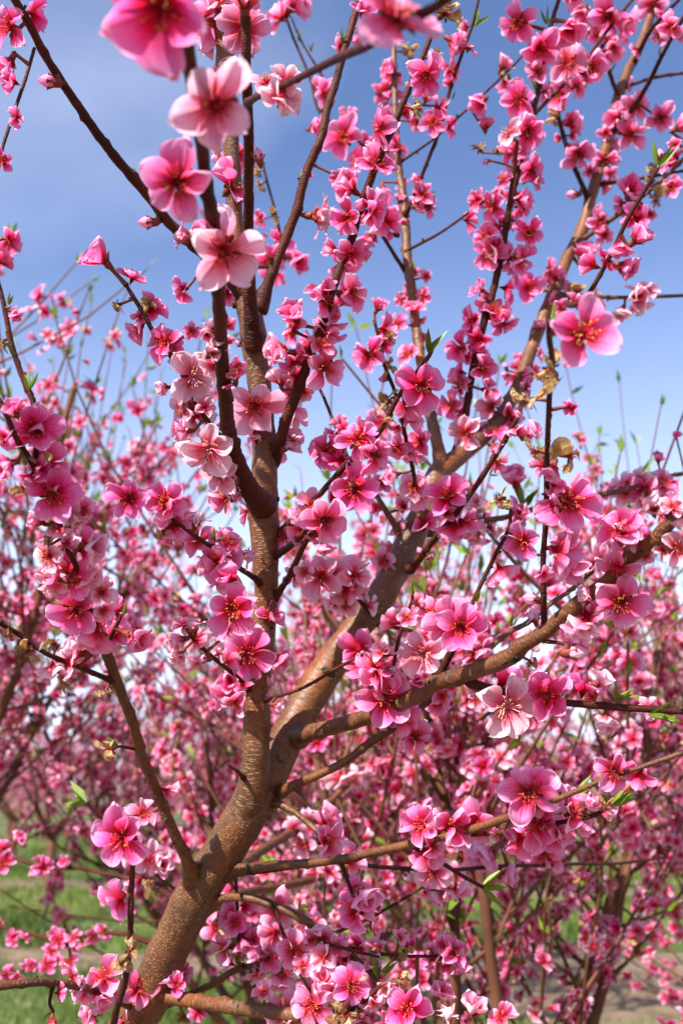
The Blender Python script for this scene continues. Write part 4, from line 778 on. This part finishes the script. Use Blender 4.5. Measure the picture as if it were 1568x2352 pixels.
NB = [0]
def nearest(px, py, dpx, real=.037):
    e = np.hypot(SAMP[:, 0] - px, SAMP[:, 1] - py) / max(dpx, 20) + .9 * np.abs(np.log(dpx * SAMP[:, 2] / FPX / real))
    return SAMP[np.argmin(e)]
def facing(p, ang, tilt):
    c = unit(CAMP - p)
    return unit(c * math.cos(R(tilt)) + (RIGHT * math.cos(R(ang)) + UP * math.sin(R(ang))) * math.sin(R(tilt)))
def stalk(parent, Mp, p0, p1, r):
    v = p1 - p0; L = np.linalg.norm(v)
    obj('stalk', STALK_M, parent, Mp.inverted() @ mat4(basis(v), p0, (r, r, L)))
def blossom(px, py, dpx, tone=.15, ang=None, tilt=None, kind='o'):
    rng = np.random.default_rng(int(px * 131 + py * 17) % 99991); NB[0] += 1
    S = nearest(px, py, dpx, {'b': .016, 'w': .028, 'c': .026}.get(kind, .037)); d, rr, B = S[2], S[3], S[5:8]
    size = dpx * d / FPX                                   # real diameter
    size = float(np.clip(size, .012, .058)); rad = size / 2
    far = math.hypot(S[0] - px, S[1] - py) / dpx
    if ang is None: ang = rng.uniform(0, 360)
    if tilt is None: tilt = rng.uniform(5, 62)
    front = math.cos(R(tilt))
    dd = d - (rr + rad * .42) * front * max(.25, 1 - .6 * max(0, far - .3))
    p = at(px, py, dd); ax = facing(p, ang, tilt)
    roll = rng.uniform(0, 6.28); Rm = basis(ax, roll)
    col = (tone, 0, 0, 1)
    if kind == 'b':
        L = size; s = L / 2.6; c = p - ax * L * .42
        M = mat4(Rm, c, s); o = obj('flower_bud', CALYX_BUD, tree, TM @ M, col); Mw = M
        obj('closed_petal', BUD, o, None, col)
        q = c - ax * s * .55; rs = max(s * .28, .0011)
        sc = obj('bud_scale', SCALES[NB[0] % 3], o, mat4(np.eye(3), (0, 0, -.1), 2.2))
    elif kind == 'w':
        s = rad * 1.02; M = mat4(Rm, p, s); Mw = M; o = obj('withered_blossom', CALYX_OPEN, tree, TM @ M, (tone, 0, 0, 1))
        for k in range(int(rng.integers(4, 8))):
            g = PETALS['dried'][int(rng.integers(0, 8))]
            obj('dried_petal', g, o, mat4(basis([0, 0, 1], 0) @ np.array(Matrix.Rotation(k * 1.35 + rng.uniform(-.4, .4), 3, 'Z')), (0, 0, 0), rng.uniform(.6, 1.1)))
        obj('stamen_cluster', STAM_D[NB[0] % 3], o, mat4(np.eye(3), (0, 0, 0), 1.1))
        obj('bud_scale', SCALES[NB[0] % 3], o)
        q = p - ax * s * .34; rs = max(s * .09, .0011)
    else:
        if kind == 'c': s, key, cal = rad * 1.25, 'cup', CALYX_CUP
        elif (tilt > 52 and rng.random() < .6) or (rng.random() < .12 and dpx < 90): s, key, cal = rad * 1.28, 'half', CALYX_CUP
        elif rng.random() < .3: s, key, cal = rad * 1.1, 'flat', CALYX_OPEN
        else: s, key, cal = rad * 1.15, 'open', CALYX_OPEN
        c = p - ax * s * (.1 if kind == 'o' else .45)
        M = mat4(Rm, c, s); Mw = M; o = obj('blossom', cal, tree, TM @ M, col)
        n = 4 if rng.random() < .07 and dpx < 80 else 5
        for k in range(n):
            g = PETALS[key][int(rng.integers(0, len(PETALS[key])))]
            t2 = (float(np.clip(tone + rng.uniform(-.08, .08), 0, 1)), 0, 0, 1)
            Rz = np.array(Matrix.Rotation(k * 1.2566 + rng.normal(0, .12), 3, 'Z')) @ np.array(Matrix.Rotation(rng.normal(0, .17), 3, 'X'))
            sx = rng.uniform(.84, 1.1)
            obj('petal', g, o, mat4(Rz, (0, 0, .006 * (k % 2)), (sx, sx * rng.uniform(.94, 1.06), sx)), t2)
        st_ = STAM_P if tone > .86 else (STAM if (rng.random() < .6 or tone > .3) else STAM_D)
        obj('stamen_cluster', st_[NB[0] % 3], o, mat4(np.eye(3), (0, 0, 0), 1.0 if kind == 'o' else .9))
        obj('bud_scale', SCALES[NB[0] % 3], o)
        q = c - ax * s * .36; rs = max(s * .095, .0013)
    # stalk from the wood to the flower base
    v = q - B; L = np.linalg.norm(v)
    if L > rr * .6: stalk(o, Mw, B, q + ax * s * .05, rs)
    if kind == 'o': PLACED.append((px, py, dpx, d, S[4], size, tone, ax))
    return o
PLACED = []
def leaf(px, py, lpx, ang, tilt=75, n=1, base=None):
    """tuft of young leaves; (px, py) = base of the tuft"""
    S = nearest(px, py, max(lpx, 40), .03); rng = np.random.default_rng(int(px * 13 + py))
    p = at(px, py, S[2] - S[3] * .5)
    if np.linalg.norm(p - S[5:8]) > S[3] * 3: p = S[5:8] + unit(p - S[5:8]) * S[3] * 1.5
    L = lpx * S[2] / FPX
    for k in range(n):
        a = ang + (0 if n == 1 else (k - (n - 1) / 2) * 26) + rng.uniform(-8, 8)
        ax = facing(p, a, tilt + rng.uniform(-25, 20)); s = L * rng.uniform(.75, 1.05)
        obj('leaf', LEAVES[int(rng.integers(0, 5))], tree, TM @ mat4(basis(ax, rng.uniform(0, 6.28)), p, s))

# tiles of the photograph: (x offset, y offset); entries in tile pixels (two per picture pixel)
TILE = {1: (0, 0), 2: (784, 0), 3: (0, 564.5), 4: (784, 564.5), 5: (0, 1129), 6: (784, 1129), 7: (0, 1724.8), 8: (784, 1724.8)}
FL = {
1: [(740, 30, 470, .1, 200, 25), (930, 100, 210, .3, 0, 60), (1125, 25, 230, .4, 90, 68), (1000, 20, 150, .6, 90, 40), (40, 120, 190, .1, 160, 50), (50, 275, 150, .15, 240, 75), (200, 368, 125, .15, 170, 85, 'b'),
    (990, 480, 385, .8, 90, 10), (1230, 370, 190, .75, 100, 60), (1285, 445, 180, .95, -20, 45), (1065, 335, 110, .6, 120, 60), (815, 835, 320, .15, 190, 15), (1065, 850, 230, .2, 50, 66), (1025, 1150, 320, .82, 80, 12), (840, 1090, 150, .6, 170, 70, 'c'),
    (655, 1020, 110, .3, 180, 85, 'b'), (10, 735, 110, .1, 180, 40), (40, 1105, 120, .1, -30, 80), (480, 1195, 180, .15, 130, 65), (1335, 30, 165, .3, 60, 60),
    (1490, 430, 120, .2), (1430, 590, 100, .2), (1480, 990, 190, .7, 0, 70, 'c'), (1550, 810, 70, .15), (1185, 695, 95, .3, 100, 80, 'b'), (1212, 1085, 95, .4, 40, 80, 'b'), (1190, 780, 60, .2, 160, 60, 'w'), (1195, 845, 65, .2, 180, 60, 'w'), (1255, 980, 75, .2, 0, 50, 'w'), (1190, 1005, 80, .2, 180, 50),
    (1290, 1100, 140, .1, 60, 40), (1240, 1195, 140, .15), (1350, 1190, 130, .1, -20, 40)],
2: [(260, 70, 420, .3, 60, 62), (470, 60, 190, .1, 40, 50, 'w'), (100, 150, 130, .2), (320, 235, 100, .2, 120, 50, 'w'), (240, 330, 125, .2, 150, 60), (390, 340, 165, .12, -20, 35), (430, 270, 80, .2, 0, 50, 'w'), (500, 180, 130, .2, -30, 70), (180, 420, 110, .2), (210, 520, 105, .2), (340, 500, 130, .2, -20, 50, 'w'), (385, 460, 90, .3, 60, 70), (420, 560, 120, .15), (490, 580, 90, .1, 0, 50), (500, 320, 115, .15, 30, 50), (590, 215, 95, .3, 60, 70), (350, 560, 80, .3),
    (10, 630, 170, .2, 180, 30), (30, 530, 90, .25), (260, 670, 140, .12, 40, 60), (70, 740, 130, .1, 150, 50), (160, 755, 190, .1, 60, 62), (190, 855, 90, .15, -80, 70), (50, 870, 160, .3, 140, 50), (35, 1000, 160, .12, 200, 45), (175, 985, 175, .15, 0, 58), (125, 1080, 105, .1, -100, 70), (370, 890, 110, .3), (400, 950, 90, .3), (340, 950, 80, .3), (265, 920, 60, .3), (400, 900, 60, .2, 30, 40, 'w'),
    (810, 100, 175, .12, 180, 25), (910, 215, 165, .15), (1035, 280, 185, .5, 100, 25), (1145, 310, 160, .2, 0, 25), (1050, 120, 165, .2), (1230, 70, 185, .25, -90, 25), (1110, 40, 120, .25), (815, 455, 150, .12, 90, 12), (855, 600, 160, .15, 20, 15), (765, 605, 120, .95, 150, 30), (900, 330, 100, .3), (1000, 440, 140, .25), (1080, 400, 100, .25), (965, 545, 80, .2, 0, 60, 'w'), (1055, 550, 80, .3), (1060, 620, 60, .3), (650, 460, 125, .2, -150, 55), (665, 585, 90, .2, 80, 70), (735, 310, 95, .5, 60, 60), (750, 345, 60, .4, 0, 60, 'w'), (640, 690, 80, .2, 120, 60, 'w'), (715, 690, 55, .2, 60, 60, 'w'), (655, 745, 50, .3, 200, 70, 'b'),
    (870, 785, 130, .15, -20, 30), (900, 835, 80, .2, 0, 60), (745, 825, 75, .2), (690, 945, 140, .15, 180, 50), (840, 940, 110, .15), (735, 890, 80, .2), (860, 1070, 125, .1, 0, 12), (660, 1085, 115, .15, 160, 40), (680, 1170, 150, .2), (820, 1190, 145, .2, -30, 40), (1265, 540, 110, .65, 90, 50, 'c'), (1210, 605, 85, .4), (1330, 615, 130, .3), (1465, 540, 125, .3), (1540, 590, 110, .25), (1545, 665, 80, .25), (1090, 705, 150, .3), (1210, 735, 105, .3), (1140, 780, 80, .3), (1230, 795, 70, .3), (1045, 892, 80, .3, 180, 82, 'b'),
    (1445, 770, 100, .2, 120, 50, 'w'), (1425, 835, 100, .2, 200, 50, 'w'), (1320, 890, 150, .15, 60, 30), (1290, 935, 90, .2), (1440, 910, 110, .2, -40, 50, 'w'), (1515, 860, 100, .2), (1462, 695, 70, .4, 100, 80, 'b'), (1190, 1010, 105, .3), (1210, 1075, 95, .3), (1110, 1190, 150, .12, 80, 60), (1350, 1105, 155, .15, 40, 58), (1280, 1220, 150, .1, -20, 55), (1430, 20, 140, .35), (1180, 150, 105, .3), (1250, 210, 125, .3), (1510, 115, 120, .3), (1560, 150, 80, .3), (1460, 165, 85, .3), (1420, 985, 55, .3)],
3: [(545, 270, 110, .2, 200, 60, 'w'), (685, 270, 90, .2, 70, 60, 'w'), (760, 440, 175, .1, 140, 50), (60, 300, 80, .2, -60, 70), (10, 440, 90, .2, 220, 60, 'w'), (155, 845, 225, .1, 20, 18), (75, 760, 120, .1, 110, 60), (10, 880, 120, .05, 200, 50), (50, 1000, 165, .12, 200, 45), (185, 985, 115, .2, -90, 50, 'w'), (105, 1110, 105, .2, 220, 50, 'w'), (245, 1145, 225, .05, -60, 12), (390, 1215, 120, .3, -10, 62),
    (890, 600, 230, 1., -10, 32), (965, 490, 130, .85, 60, 50), (765, 650, 95, .6, 180, 60), (830, 745, 150, .7, 180, 66), (860, 850, 125, .3, 180, 60), (955, 930, 235, .97, 200, 22), (860, 950, 120, .7, 190, 50), (1010, 1040, 180, .85, 200, 40), (1170, 735, 245, .75, -60, 16), (1080, 610, 130, .75, 100, 60), (1165, 865, 100, .7, -80, 50), (1290, 630, 125, .65, 100, 70), (1205, 1045, 90, .3, 60, 80, 'b'), (1195, 1110, 62, .3, 10, 80, 'b'), (1140, 1120, 85, .3, 240, 70, 'b'), (1080, 1145, 65, .5, 200, 75, 'b'), (1055, 1045, 95, .5, 120, 75, 'b'), (1340, 905, 90, .3, 40, 75, 'b'), (1385, 880, 70, .3, 15, 80, 'b'), (1088, 437, 75, .6, 150, 80, 'b'),
    (1310, 490, 185, .4, 180, 55), (1350, 540, 120, .2, -60, 60), (1360, 335, 160, .2, 130, 55), (1480, 200, 150, .2, 130, 50), (1500, 250, 160, .2, 20, 50), (1490, 560, 200, .35, -30, 25), (1340, 390, 150, .25, 160, 55), (1475, 450, 130, .4, 60, 40), (1495, 945, 180, .1, 180, 25), (1545, 870, 100, .15), (1040, 1160, 150, .4, 200, 55), (600, 1165, 195, .1, 160, 16), (760, 1175, 180, .1, 20, 14), (840, 200, 120, .1, 200, 50), (1090, 550, 80, .2), (880, 390, 90, .2), (950, 400, 80, .3)],
4: [(50, 215, 160, .3, 0, 40), (165, 290, 100, .1, 60, 72), (130, 500, 150, .1, 180, 30), (210, 545, 105, .2, -60, 50, 'w'), (220, 425, 70, .2, 0, 50, 'w'), (180, 612, 45, .2, 180, 70, 'b'), (250, 360, 120, .2, 140, 40), (300, 500, 110, .3), (375, 230, 95, .3), (270, 250, 65, .3, 180, 40), (390, 140, 60, .4), (365, 640, 205, .1, 20, 12), (215, 715, 140, .2, 180, 40, 'w'), (200, 815, 90, .2, 0, 60, 'w'), (70, 890, 190, .1, 100, 18), (150, 960, 160, .25, -30, 45), (60, 1120, 205, .1, 10, 14), (360, 900, 140, .2), (250, 930, 130, .3), (330, 1110, 140, .65, 200, 25), (320, 790, 110, .4), (290, 1200, 100, .75), (250, 1050, 110, .3), (190, 1090, 90, .2),
    (550, 470, 135, .15, 180, 40), (635, 200, 115, .2, 150, 60), (700, 295, 160, .1, 60, 45), (745, 360, 125, .15, -60, 60), (650, 560, 130, .12, 0, 40), (665, 660, 115, .3, 0, 50), (500, 730, 120, .2, 180, 40), (540, 640, 110, .5), (605, 390, 85, .2), (865, 190, 145, .1, 60, 15), (960, 120, 105, .35), (565, 860, 145, .8, 180, 15), (690, 850, 135, .2, 80, 45), (705, 935, 85, .3, -60, 50, 'c'), (765, 770, 115, .3, -60, 50), (690, 740, 130, .65), (850, 870, 115, .3, 45, 60), (815, 600, 120, .2, 120, 60), (870, 570, 80, .2, 80, 60), (900, 450, 65, .4, 60, 80, 'b'), (860, 462, 40, .3, 120, 80, 'b'), (750, 545, 42, .4, 110, 80, 'b'), (738, 592, 46, .4, 180, 80, 'b'), (500, 985, 46, .3, 80, 80, 'b'), (440, 860, 52, .4, 90, 75, 'b'),
    (1110, 400, 320, .15, 30, 25), (1080, 220, 130, .1, 80, 70, 'w'), (920, 380, 80, .2, 110, 60), (1010, 290, 90, .2, 180, 60), (1170, 270, 70, .2, 0, 60), (960, 560, 170, .2, -70, 45, 'w'), (860, 710, 170, .2, 200, 55, 'w'), (1290, 290, 105, .9, -120, 55), (1355, 230, 130, .7, 20, 22), (890, 945, 130, .3, 180, 60, 'w'), (1040, 960, 180, .2, 10, 50, 'w'), (975, 1010, 125, .3, -110, 68), (795, 1085, 155, .25, 100, 60), (735, 1165, 135, .3, 220, 50, 'w'), (490, 1150, 195, .1, 90, 38), (1045, 1175, 270, .1, 30, 15), (1060, 740, 75, .1), (1455, 985, 85, .1, 90, 50), (1390, 1120, 120, .2), (1485, 1090, 130, .2, 60, 40), (1310, 1090, 70, .2), (1425, 1200, 155, .8, 110, 55), (1520, 1200, 120, .7, 80, 50), (1540, 880, 50, .1, 90, 60)],
5: [(215, 300, 190, .85, 200, 45), (340, 140, 145, .7, 60, 60), (400, 250, 155, .75, 0, 60), (220, 240, 95, .2, 100, 50, 'w'), (230, 430, 150, .9, 230, 50), (315, 390, 215, .1, 180, 14), (350, 545, 225, .15, -110, 28), (465, 465, 135, .7, 30, 25), (475, 545, 120, .5, -40, 50), (190, 140, 130, .35, 150, 50), (255, 700, 110, .2, 150, 60, 'w'), (375, 740, 165, .8, 160, 60), (130, 735, 125, .2, 200, 55, 'w'), (50, 650, 80, .2, 240, 55, 'w'), (290, 840, 120, .3, -110, 60, 'w'), (600, 660, 170, .2, -20, 58), (490, 920, 80, .2, -90, 60, 'w'), (480, 810, 60, .2, 150, 70, 'b'), (510, 1185, 135, .2, 200, 45, 'w'),
    (750, 190, 115, .2, -110, 50, 'w'), (900, 130, 130, .75, 80, 60, 'c'), (1050, 230, 160, .2, 60, 50), (985, 330, 205, .3, 200, 40), (1140, 295, 120, .75, -20, 55, 'c'), (1070, 540, 235, .1, 200, 12), (1235, 575, 155, .15, 40, 48), (1135, 750, 225, .1, -80, 14), (1040, 640, 110, .5, 180, 50), (840, 680, 130, .6, 200, 60), (890, 620, 110, .7, 100, 70, 'c'), (915, 770, 85, .3, 180, 75, 'b'), (830, 745, 100, .75, 230, 60), (1060, 870, 120, .2), (1075, 970, 140, .4, 240, 40), (1280, 990, 100, .75, -20, 60, 'c'), (1300, 210, 120, .3, 170, 50), (1355, 120, 115, .3, 110, 75, 'b'), (1490, 130, 205, .3, 0, 18), (1430, 60, 140, .6, 120, 45), (1480, 230, 110, .3, -80, 55), (1475, 390, 190, .6, 150, 35), (1540, 510, 110, .85, -60, 40), (1400, 370, 100, .6)],
6: [(60, 385, 155, .65, 60, 40), (190, 320, 120, .65), (20, 520, 115, .8), (380, 150, 140, .2, 90, 48), (485, 100, 90, .3), (560, 160, 90, .5, -40, 50), (615, 190, 110, .85, -80, 60), (635, 75, 125, .9, 140, 58), (690, 170, 85, .9, -20, 60), (355, 265, 48, .4, 120, 75, 'b'), (425, 290, 48, .4, 30, 75, 'b'), (825, 230, 185, .15, 210, 42), (830, 130, 130, .25, 110, 50), (1280, 180, 225, .2, 100, 58), (1430, 90, 140, .8, 110, 55), (1520, 70, 120, .7, 70, 50), (1045, 330, 195, .3, 200, 40), (1170, 330, 165, .7, 20, 25), (1010, 250, 120, .3), (1120, 460, 140, .65, 190, 60, 'c'), (1285, 510, 235, .25, -40, 22), (1120, 610, 140, .92, -110, 66), (1205, 540, 100, .7, -60, 60), (1540, 260, 160, .85, 20, 40), (1475, 270, 90, .85), (850, 490, 110, .4, 170, 70, 'b'), (880, 570, 130, .7, 110, 62, 'c'),
    (545, 630, 245, .1, 0, 10), (415, 555, 145, .25, 130, 50), (615, 740, 155, .2, -50, 48), (375, 745, 195, .88, 210, 18), (335, 705, 120, .7, 20, 78, 'b'), (190, 740, 115, .75, 100, 50), (560, 820, 90, .4, -90, 55), (155, 810, 195, .2, 190, 18), (200, 950, 235, .15, 10, 14), (250, 815, 55, .4, 0, 75, 'b'), (760, 990, 240, 1., -30, 12), (945, 940, 215, .1, 60, 14), (1170, 890, 140, .97, 90, 66), (1220, 1040, 130, .97, -80, 68), (1105, 742, 145, .7, 0, 80, 'b'), (460, 940, 95, .4), (615, 960, 80, .6), (340, 1130, 150, .3, 0, 48), (215, 1060, 80, .3), (350, 870, 80, .2), (300, 580, 90, .4), (870, 790, 70, .2, -80, 60, 'w')],
7: [(75, 415, 90, .1), (15, 515, 100, .1), (200, 535, 85, .2), (310, 520, 75, .2), (150, 545, 60, .2), (60, 860, 80, .15), (125, 850, 65, .2), (270, 870, 85, .1), (340, 855, 80, .2), (420, 850, 70, .2), (475, 825, 70, .2), (215, 985, 75, .1), (310, 975, 90, .15), (240, 925, 70, .2), (30, 1030, 70, .2), (80, 1040, 60, .3), (140, 990, 60, .2), (560, 395, 255, .12, 200, 22), (655, 290, 140, .4, 60, 58), (595, 925, 110, .1, 40, 50, 'w'), (555, 975, 95, .2, -110, 60, 'w'), (480, 1040, 185, .4, 120, 55), (640, 1090, 170, .15, 20, 42), (385, 1090, 110, .4, 170, 55), (470, 1160, 150, .4, 100, 55), (430, 1215, 125, .4, 200, 50), (585, 1240, 135, .3, 0, 50), (690, 625, 95, .2, 90, 50, 'w'), (240, 1235, 110, .1, -90, 62), (810, 1070, 95, .12), (1080, 790, 105, .15), (1035, 905, 150, .5, 200, 50), (1150, 880, 140, .15), (1350, 920, 175, .4, 20, 20), (1225, 950, 130, .3), (1290, 1030, 140, .45, -90, 50), (1425, 870, 110, .4), (1390, 990, 100, .4), (1485, 950, 120, .75), (1560, 1000, 110, .5), (1500, 425, 180, .3, -20, 40), (1395, 430, 130, .65, 210, 45), (1530, 330, 110, .4), (1370, 370, 100, .65), (1430, 1175, 205, .3, 190, 35), (1480, 1080, 140, .5, 90, 55), (1545, 1110, 130, .3), (1545, 1200, 110, .2, -30, 40, 'w'), (845, 1235, 90, .2, 60, 50, 'w'), (1210, 1110, 100, .45), (1200, 890, 90, .3), (1100, 930, 80, .3, 0, 40, 'w')],
8: [(25, 120, 150, .92, -60, 58), (365, 340, 175, .15, 170, 40), (505, 350, 205, .15, -20, 38), (860, 190, 245, .2, 100, 15), (900, 320, 225, .1, -90, 18), (1065, 285, 190, .3, 20, 48), (1125, 260, 120, .35, 40, 60), (930, 470, 165, .35, -60, 40), (1000, 380, 110, .3, 0, 50), (690, 465, 185, .4, -130, 62), (770, 465, 90, .5, -45, 78, 'b'), (740, 575, 120, .4, 0, 55), (800, 360, 90, .2), (1250, 95, 190, .25, -20, 28), (1210, 330, 95, .2, -90, 55, 'w'), (1215, 255, 70, .2, 90, 50, 'w'), (305, 590, 90, .7, -45, 78, 'b'), (425, 555, 165, .65, -90, 22), (520, 640, 145, .6, -90, 62), (455, 665, 95, .5, -130, 60), (420, 440, 100, .3), (90, 650, 160, .25), (60, 740, 160, .15, 200, 25), (150, 820, 80, .3), (80, 900, 120, .2), (460, 890, 90, .3, 170, 50), (515, 925, 140, .2, 20, 48), (550, 985, 90, .3, -80, 60), (265, 860, 80, .55, 80, 62), (290, 920, 70, .2, -60, 50, 'w'),
    (45, 1080, 170, .1, 20, 20), (270, 1060, 120, .2, -30, 45, 'w'), (345, 1095, 80, .4, 90, 78, 'b'), (300, 1190, 200, .05, 200, 14), (150, 1160, 90, .7, -60, 50), (450, 1125, 120, .4, 60, 55), (610, 1200, 160, .7, 90, 58), (490, 1215, 110, .85, 100, 60, 'c'), (730, 1225, 130, .4, 90, 50), (30, 1205, 140, .2, 200, 45, 'w'), (150, 990, 90, .7, 120, 55), (20, 960, 90, .1), (220, 1110, 90, .5)],
}
for t, items in FL.items():
    ox, oy = TILE[t]
    for e in items:
        x, y, d, tone, *rest = e
        ang, tilt, kind = (list(rest) + [None, None, 'o'][len(rest):])[:3]
        blossom(x / 2 + ox, y / 2 + oy, d / 2, tone, ang, tilt, kind)
# the smaller flowers crowding round the ones above, further back on the same wood
_g = np.random.default_rng(41); xp, xa, xs, xt = [], [], [], []
for (px, py, dpx, d_, bi, size, tone, ax) in PLACED:
    if d_ < .62: continue
    S = SAMP[SAMP[:, 4] == bi]; i0 = np.argmin(np.hypot(S[:, 0] - px, S[:, 1] - py))
    for k in range(int(_g.choice([1, 1, 2, 2]) if d_ < .95 else _g.choice([0, 1, 2]))):
        i = int(np.clip(i0 + _g.integers(-5, 6), 0, len(S) - 1)); c, rr = S[i, 5:8], S[i, 3]; t = unit(S[min(i + 1, len(S) - 1), 5:8] - S[max(i - 1, 0), 5:8])
        a = _g.normal(0, 1, 3); a = a - t * (a @ t) * .8; a = unit(unit(a) + np.array([0, .75, .1])); sz = size * _g.uniform(.78, 1.05) / 2
        xp.append(c + a * (rr + sz * .42)); xa.append(unit(a + _g.normal(0, .25, 3))); xs.append(sz * 1.08); xt.append(np.clip(tone + _g.uniform(-.1, .25), 0, 1))
for p0, p1, rr in EXT:
    for k in range(int(np.linalg.norm(p1 - p0) / .018)):
        f = _g.uniform(.15, .95); t = unit(p1 - p0); a = _g.normal(0, 1, 3); a = unit(a - t * (a @ t) * .8)
        c = p0 * (1 - f) + p1 * f + a * .012; x, y, dd = proj(c)
        if -60 < x < 1628 and -60 < y < 2412: continue
        xp.append(c); xa.append(unit(a + _g.normal(0, .25, 3))); xs.append(.018 * _g.uniform(.85, 1.1)); xt.append(_g.uniform(.05, .5))
tag(obj('blossom_cluster', mass_mesh('blossom_cluster', RICH, np.array(xp), np.array(xa), np.array(xs), np.array(xt), _g), tree, TM), kind='stuff')
LV = {1: [(368, 495, 40, 90, 1), (620, 800, 40, 110, 1), (1375, 810, 50, 80, 1), (1290, 100, 60, 200, 2), (1370, 190, 60, 90, 2), (1430, 240, 50, 80, 2), (815, 250, 70, 110, 1), (1380, 310, 40, 150, 1)],
      2: [(610, 120, 90, 60, 3), (870, 80, 90, 95, 2), (955, 130, 60, 90, 2), (890, 410, 60, 100, 2), (800, 650, 90, 120, 2), (1460, 260, 60, 80, 1), (1480, 340, 60, 30, 1), (1480, 720, 150, 65, 3), (1530, 910, 70, 20, 2), (190, 660, 50, 80, 1), (510, 460, 60, 60, 1), (430, 680, 40, 60, 1), (780, 1000, 60, 120, 2), (850, 860, 60, 40, 1), (420, 890, 50, 70, 1), (100, 100, 70, 70, 2), (0, 200, 70, 90, 2), (1235, 330, 50, 80, 1)],
      3: [(40, 270, 70, 80, 2), (25, 410, 50, 100, 1), (70, 520, 90, 110, 2), (140, 660, 110, 85, 3), (1020, 500, 70, 85, 1)],
      4: [(400, 490, 160, 68, 3), (945, 450, 240, 92, 1), (825, 1180, 150, 65, 3), (680, 1050, 60, 30, 2), (375, 100, 60, 90, 1), (1540, 1160, 50, 80, 1)],
      5: [(990, 230, 100, 85, 3), (565, 570, 90, 75, 2), (490, 1170, 90, 150, 3)],
      6: [(320, 480, 80, 85, 2), (620, 510, 120, 52, 1), (775, 620, 80, 65, 2), (1260, 960, 130, 40, 4), (1410, 1030, 160, -12, 2), (105, 1170, 100, 38, 1), (970, 470, 50, 60, 2), (1290, 260, 80, 95, 1)],
      7: [(200, 1210, 60, 220, 2), (1370, 720, 60, 35, 2), (590, 660, 40, 90, 1), (240, 1045, 80, 170, 1), (1060, 620, 50, 70, 1)],
      8: [(460, 250, 100, 85, 3), (660, 640, 140, -5, 4), (1240, 250, 150, 40, 4), (1080, 195, 120, 25, 2), (200, 1030, 150, 75, 5), (1210, 440, 60, 60, 1), (950, 400, 60, 60, 1)]}
for t, items in LV.items():
    ox, oy = TILE[t]
    for x, y, L, a, n in items: leaf(x / 2 + ox, y / 2 + oy, L / 2, a, n=n)
# dark side buds sitting on the young wood
_rng = np.random.default_rng(5)
SPUR = []
for i, (nm, mt, pts) in enumerate(BR, 1):
    if mt == 'B': continue
    S = SAMP[SAMP[:, 4] == i]
    for k in range(3, len(S) - 1, 1):
        if _rng.random() < .085:
            B = S[k, 5:8]; a = _rng.uniform(-1, 1, 3); tg = unit(S[min(k + 1, len(S) - 1), 5:8] - S[k - 1, 5:8]); a = unit(unit(a - tg * (a @ tg)) + tg * .7)
            s = _rng.uniform(.006, .011)
            obj('bud_scale', SCALES[k % 3], tree, TM @ mat4(basis(a, 0), B + a * (S[k, 3] + s * .40), s))
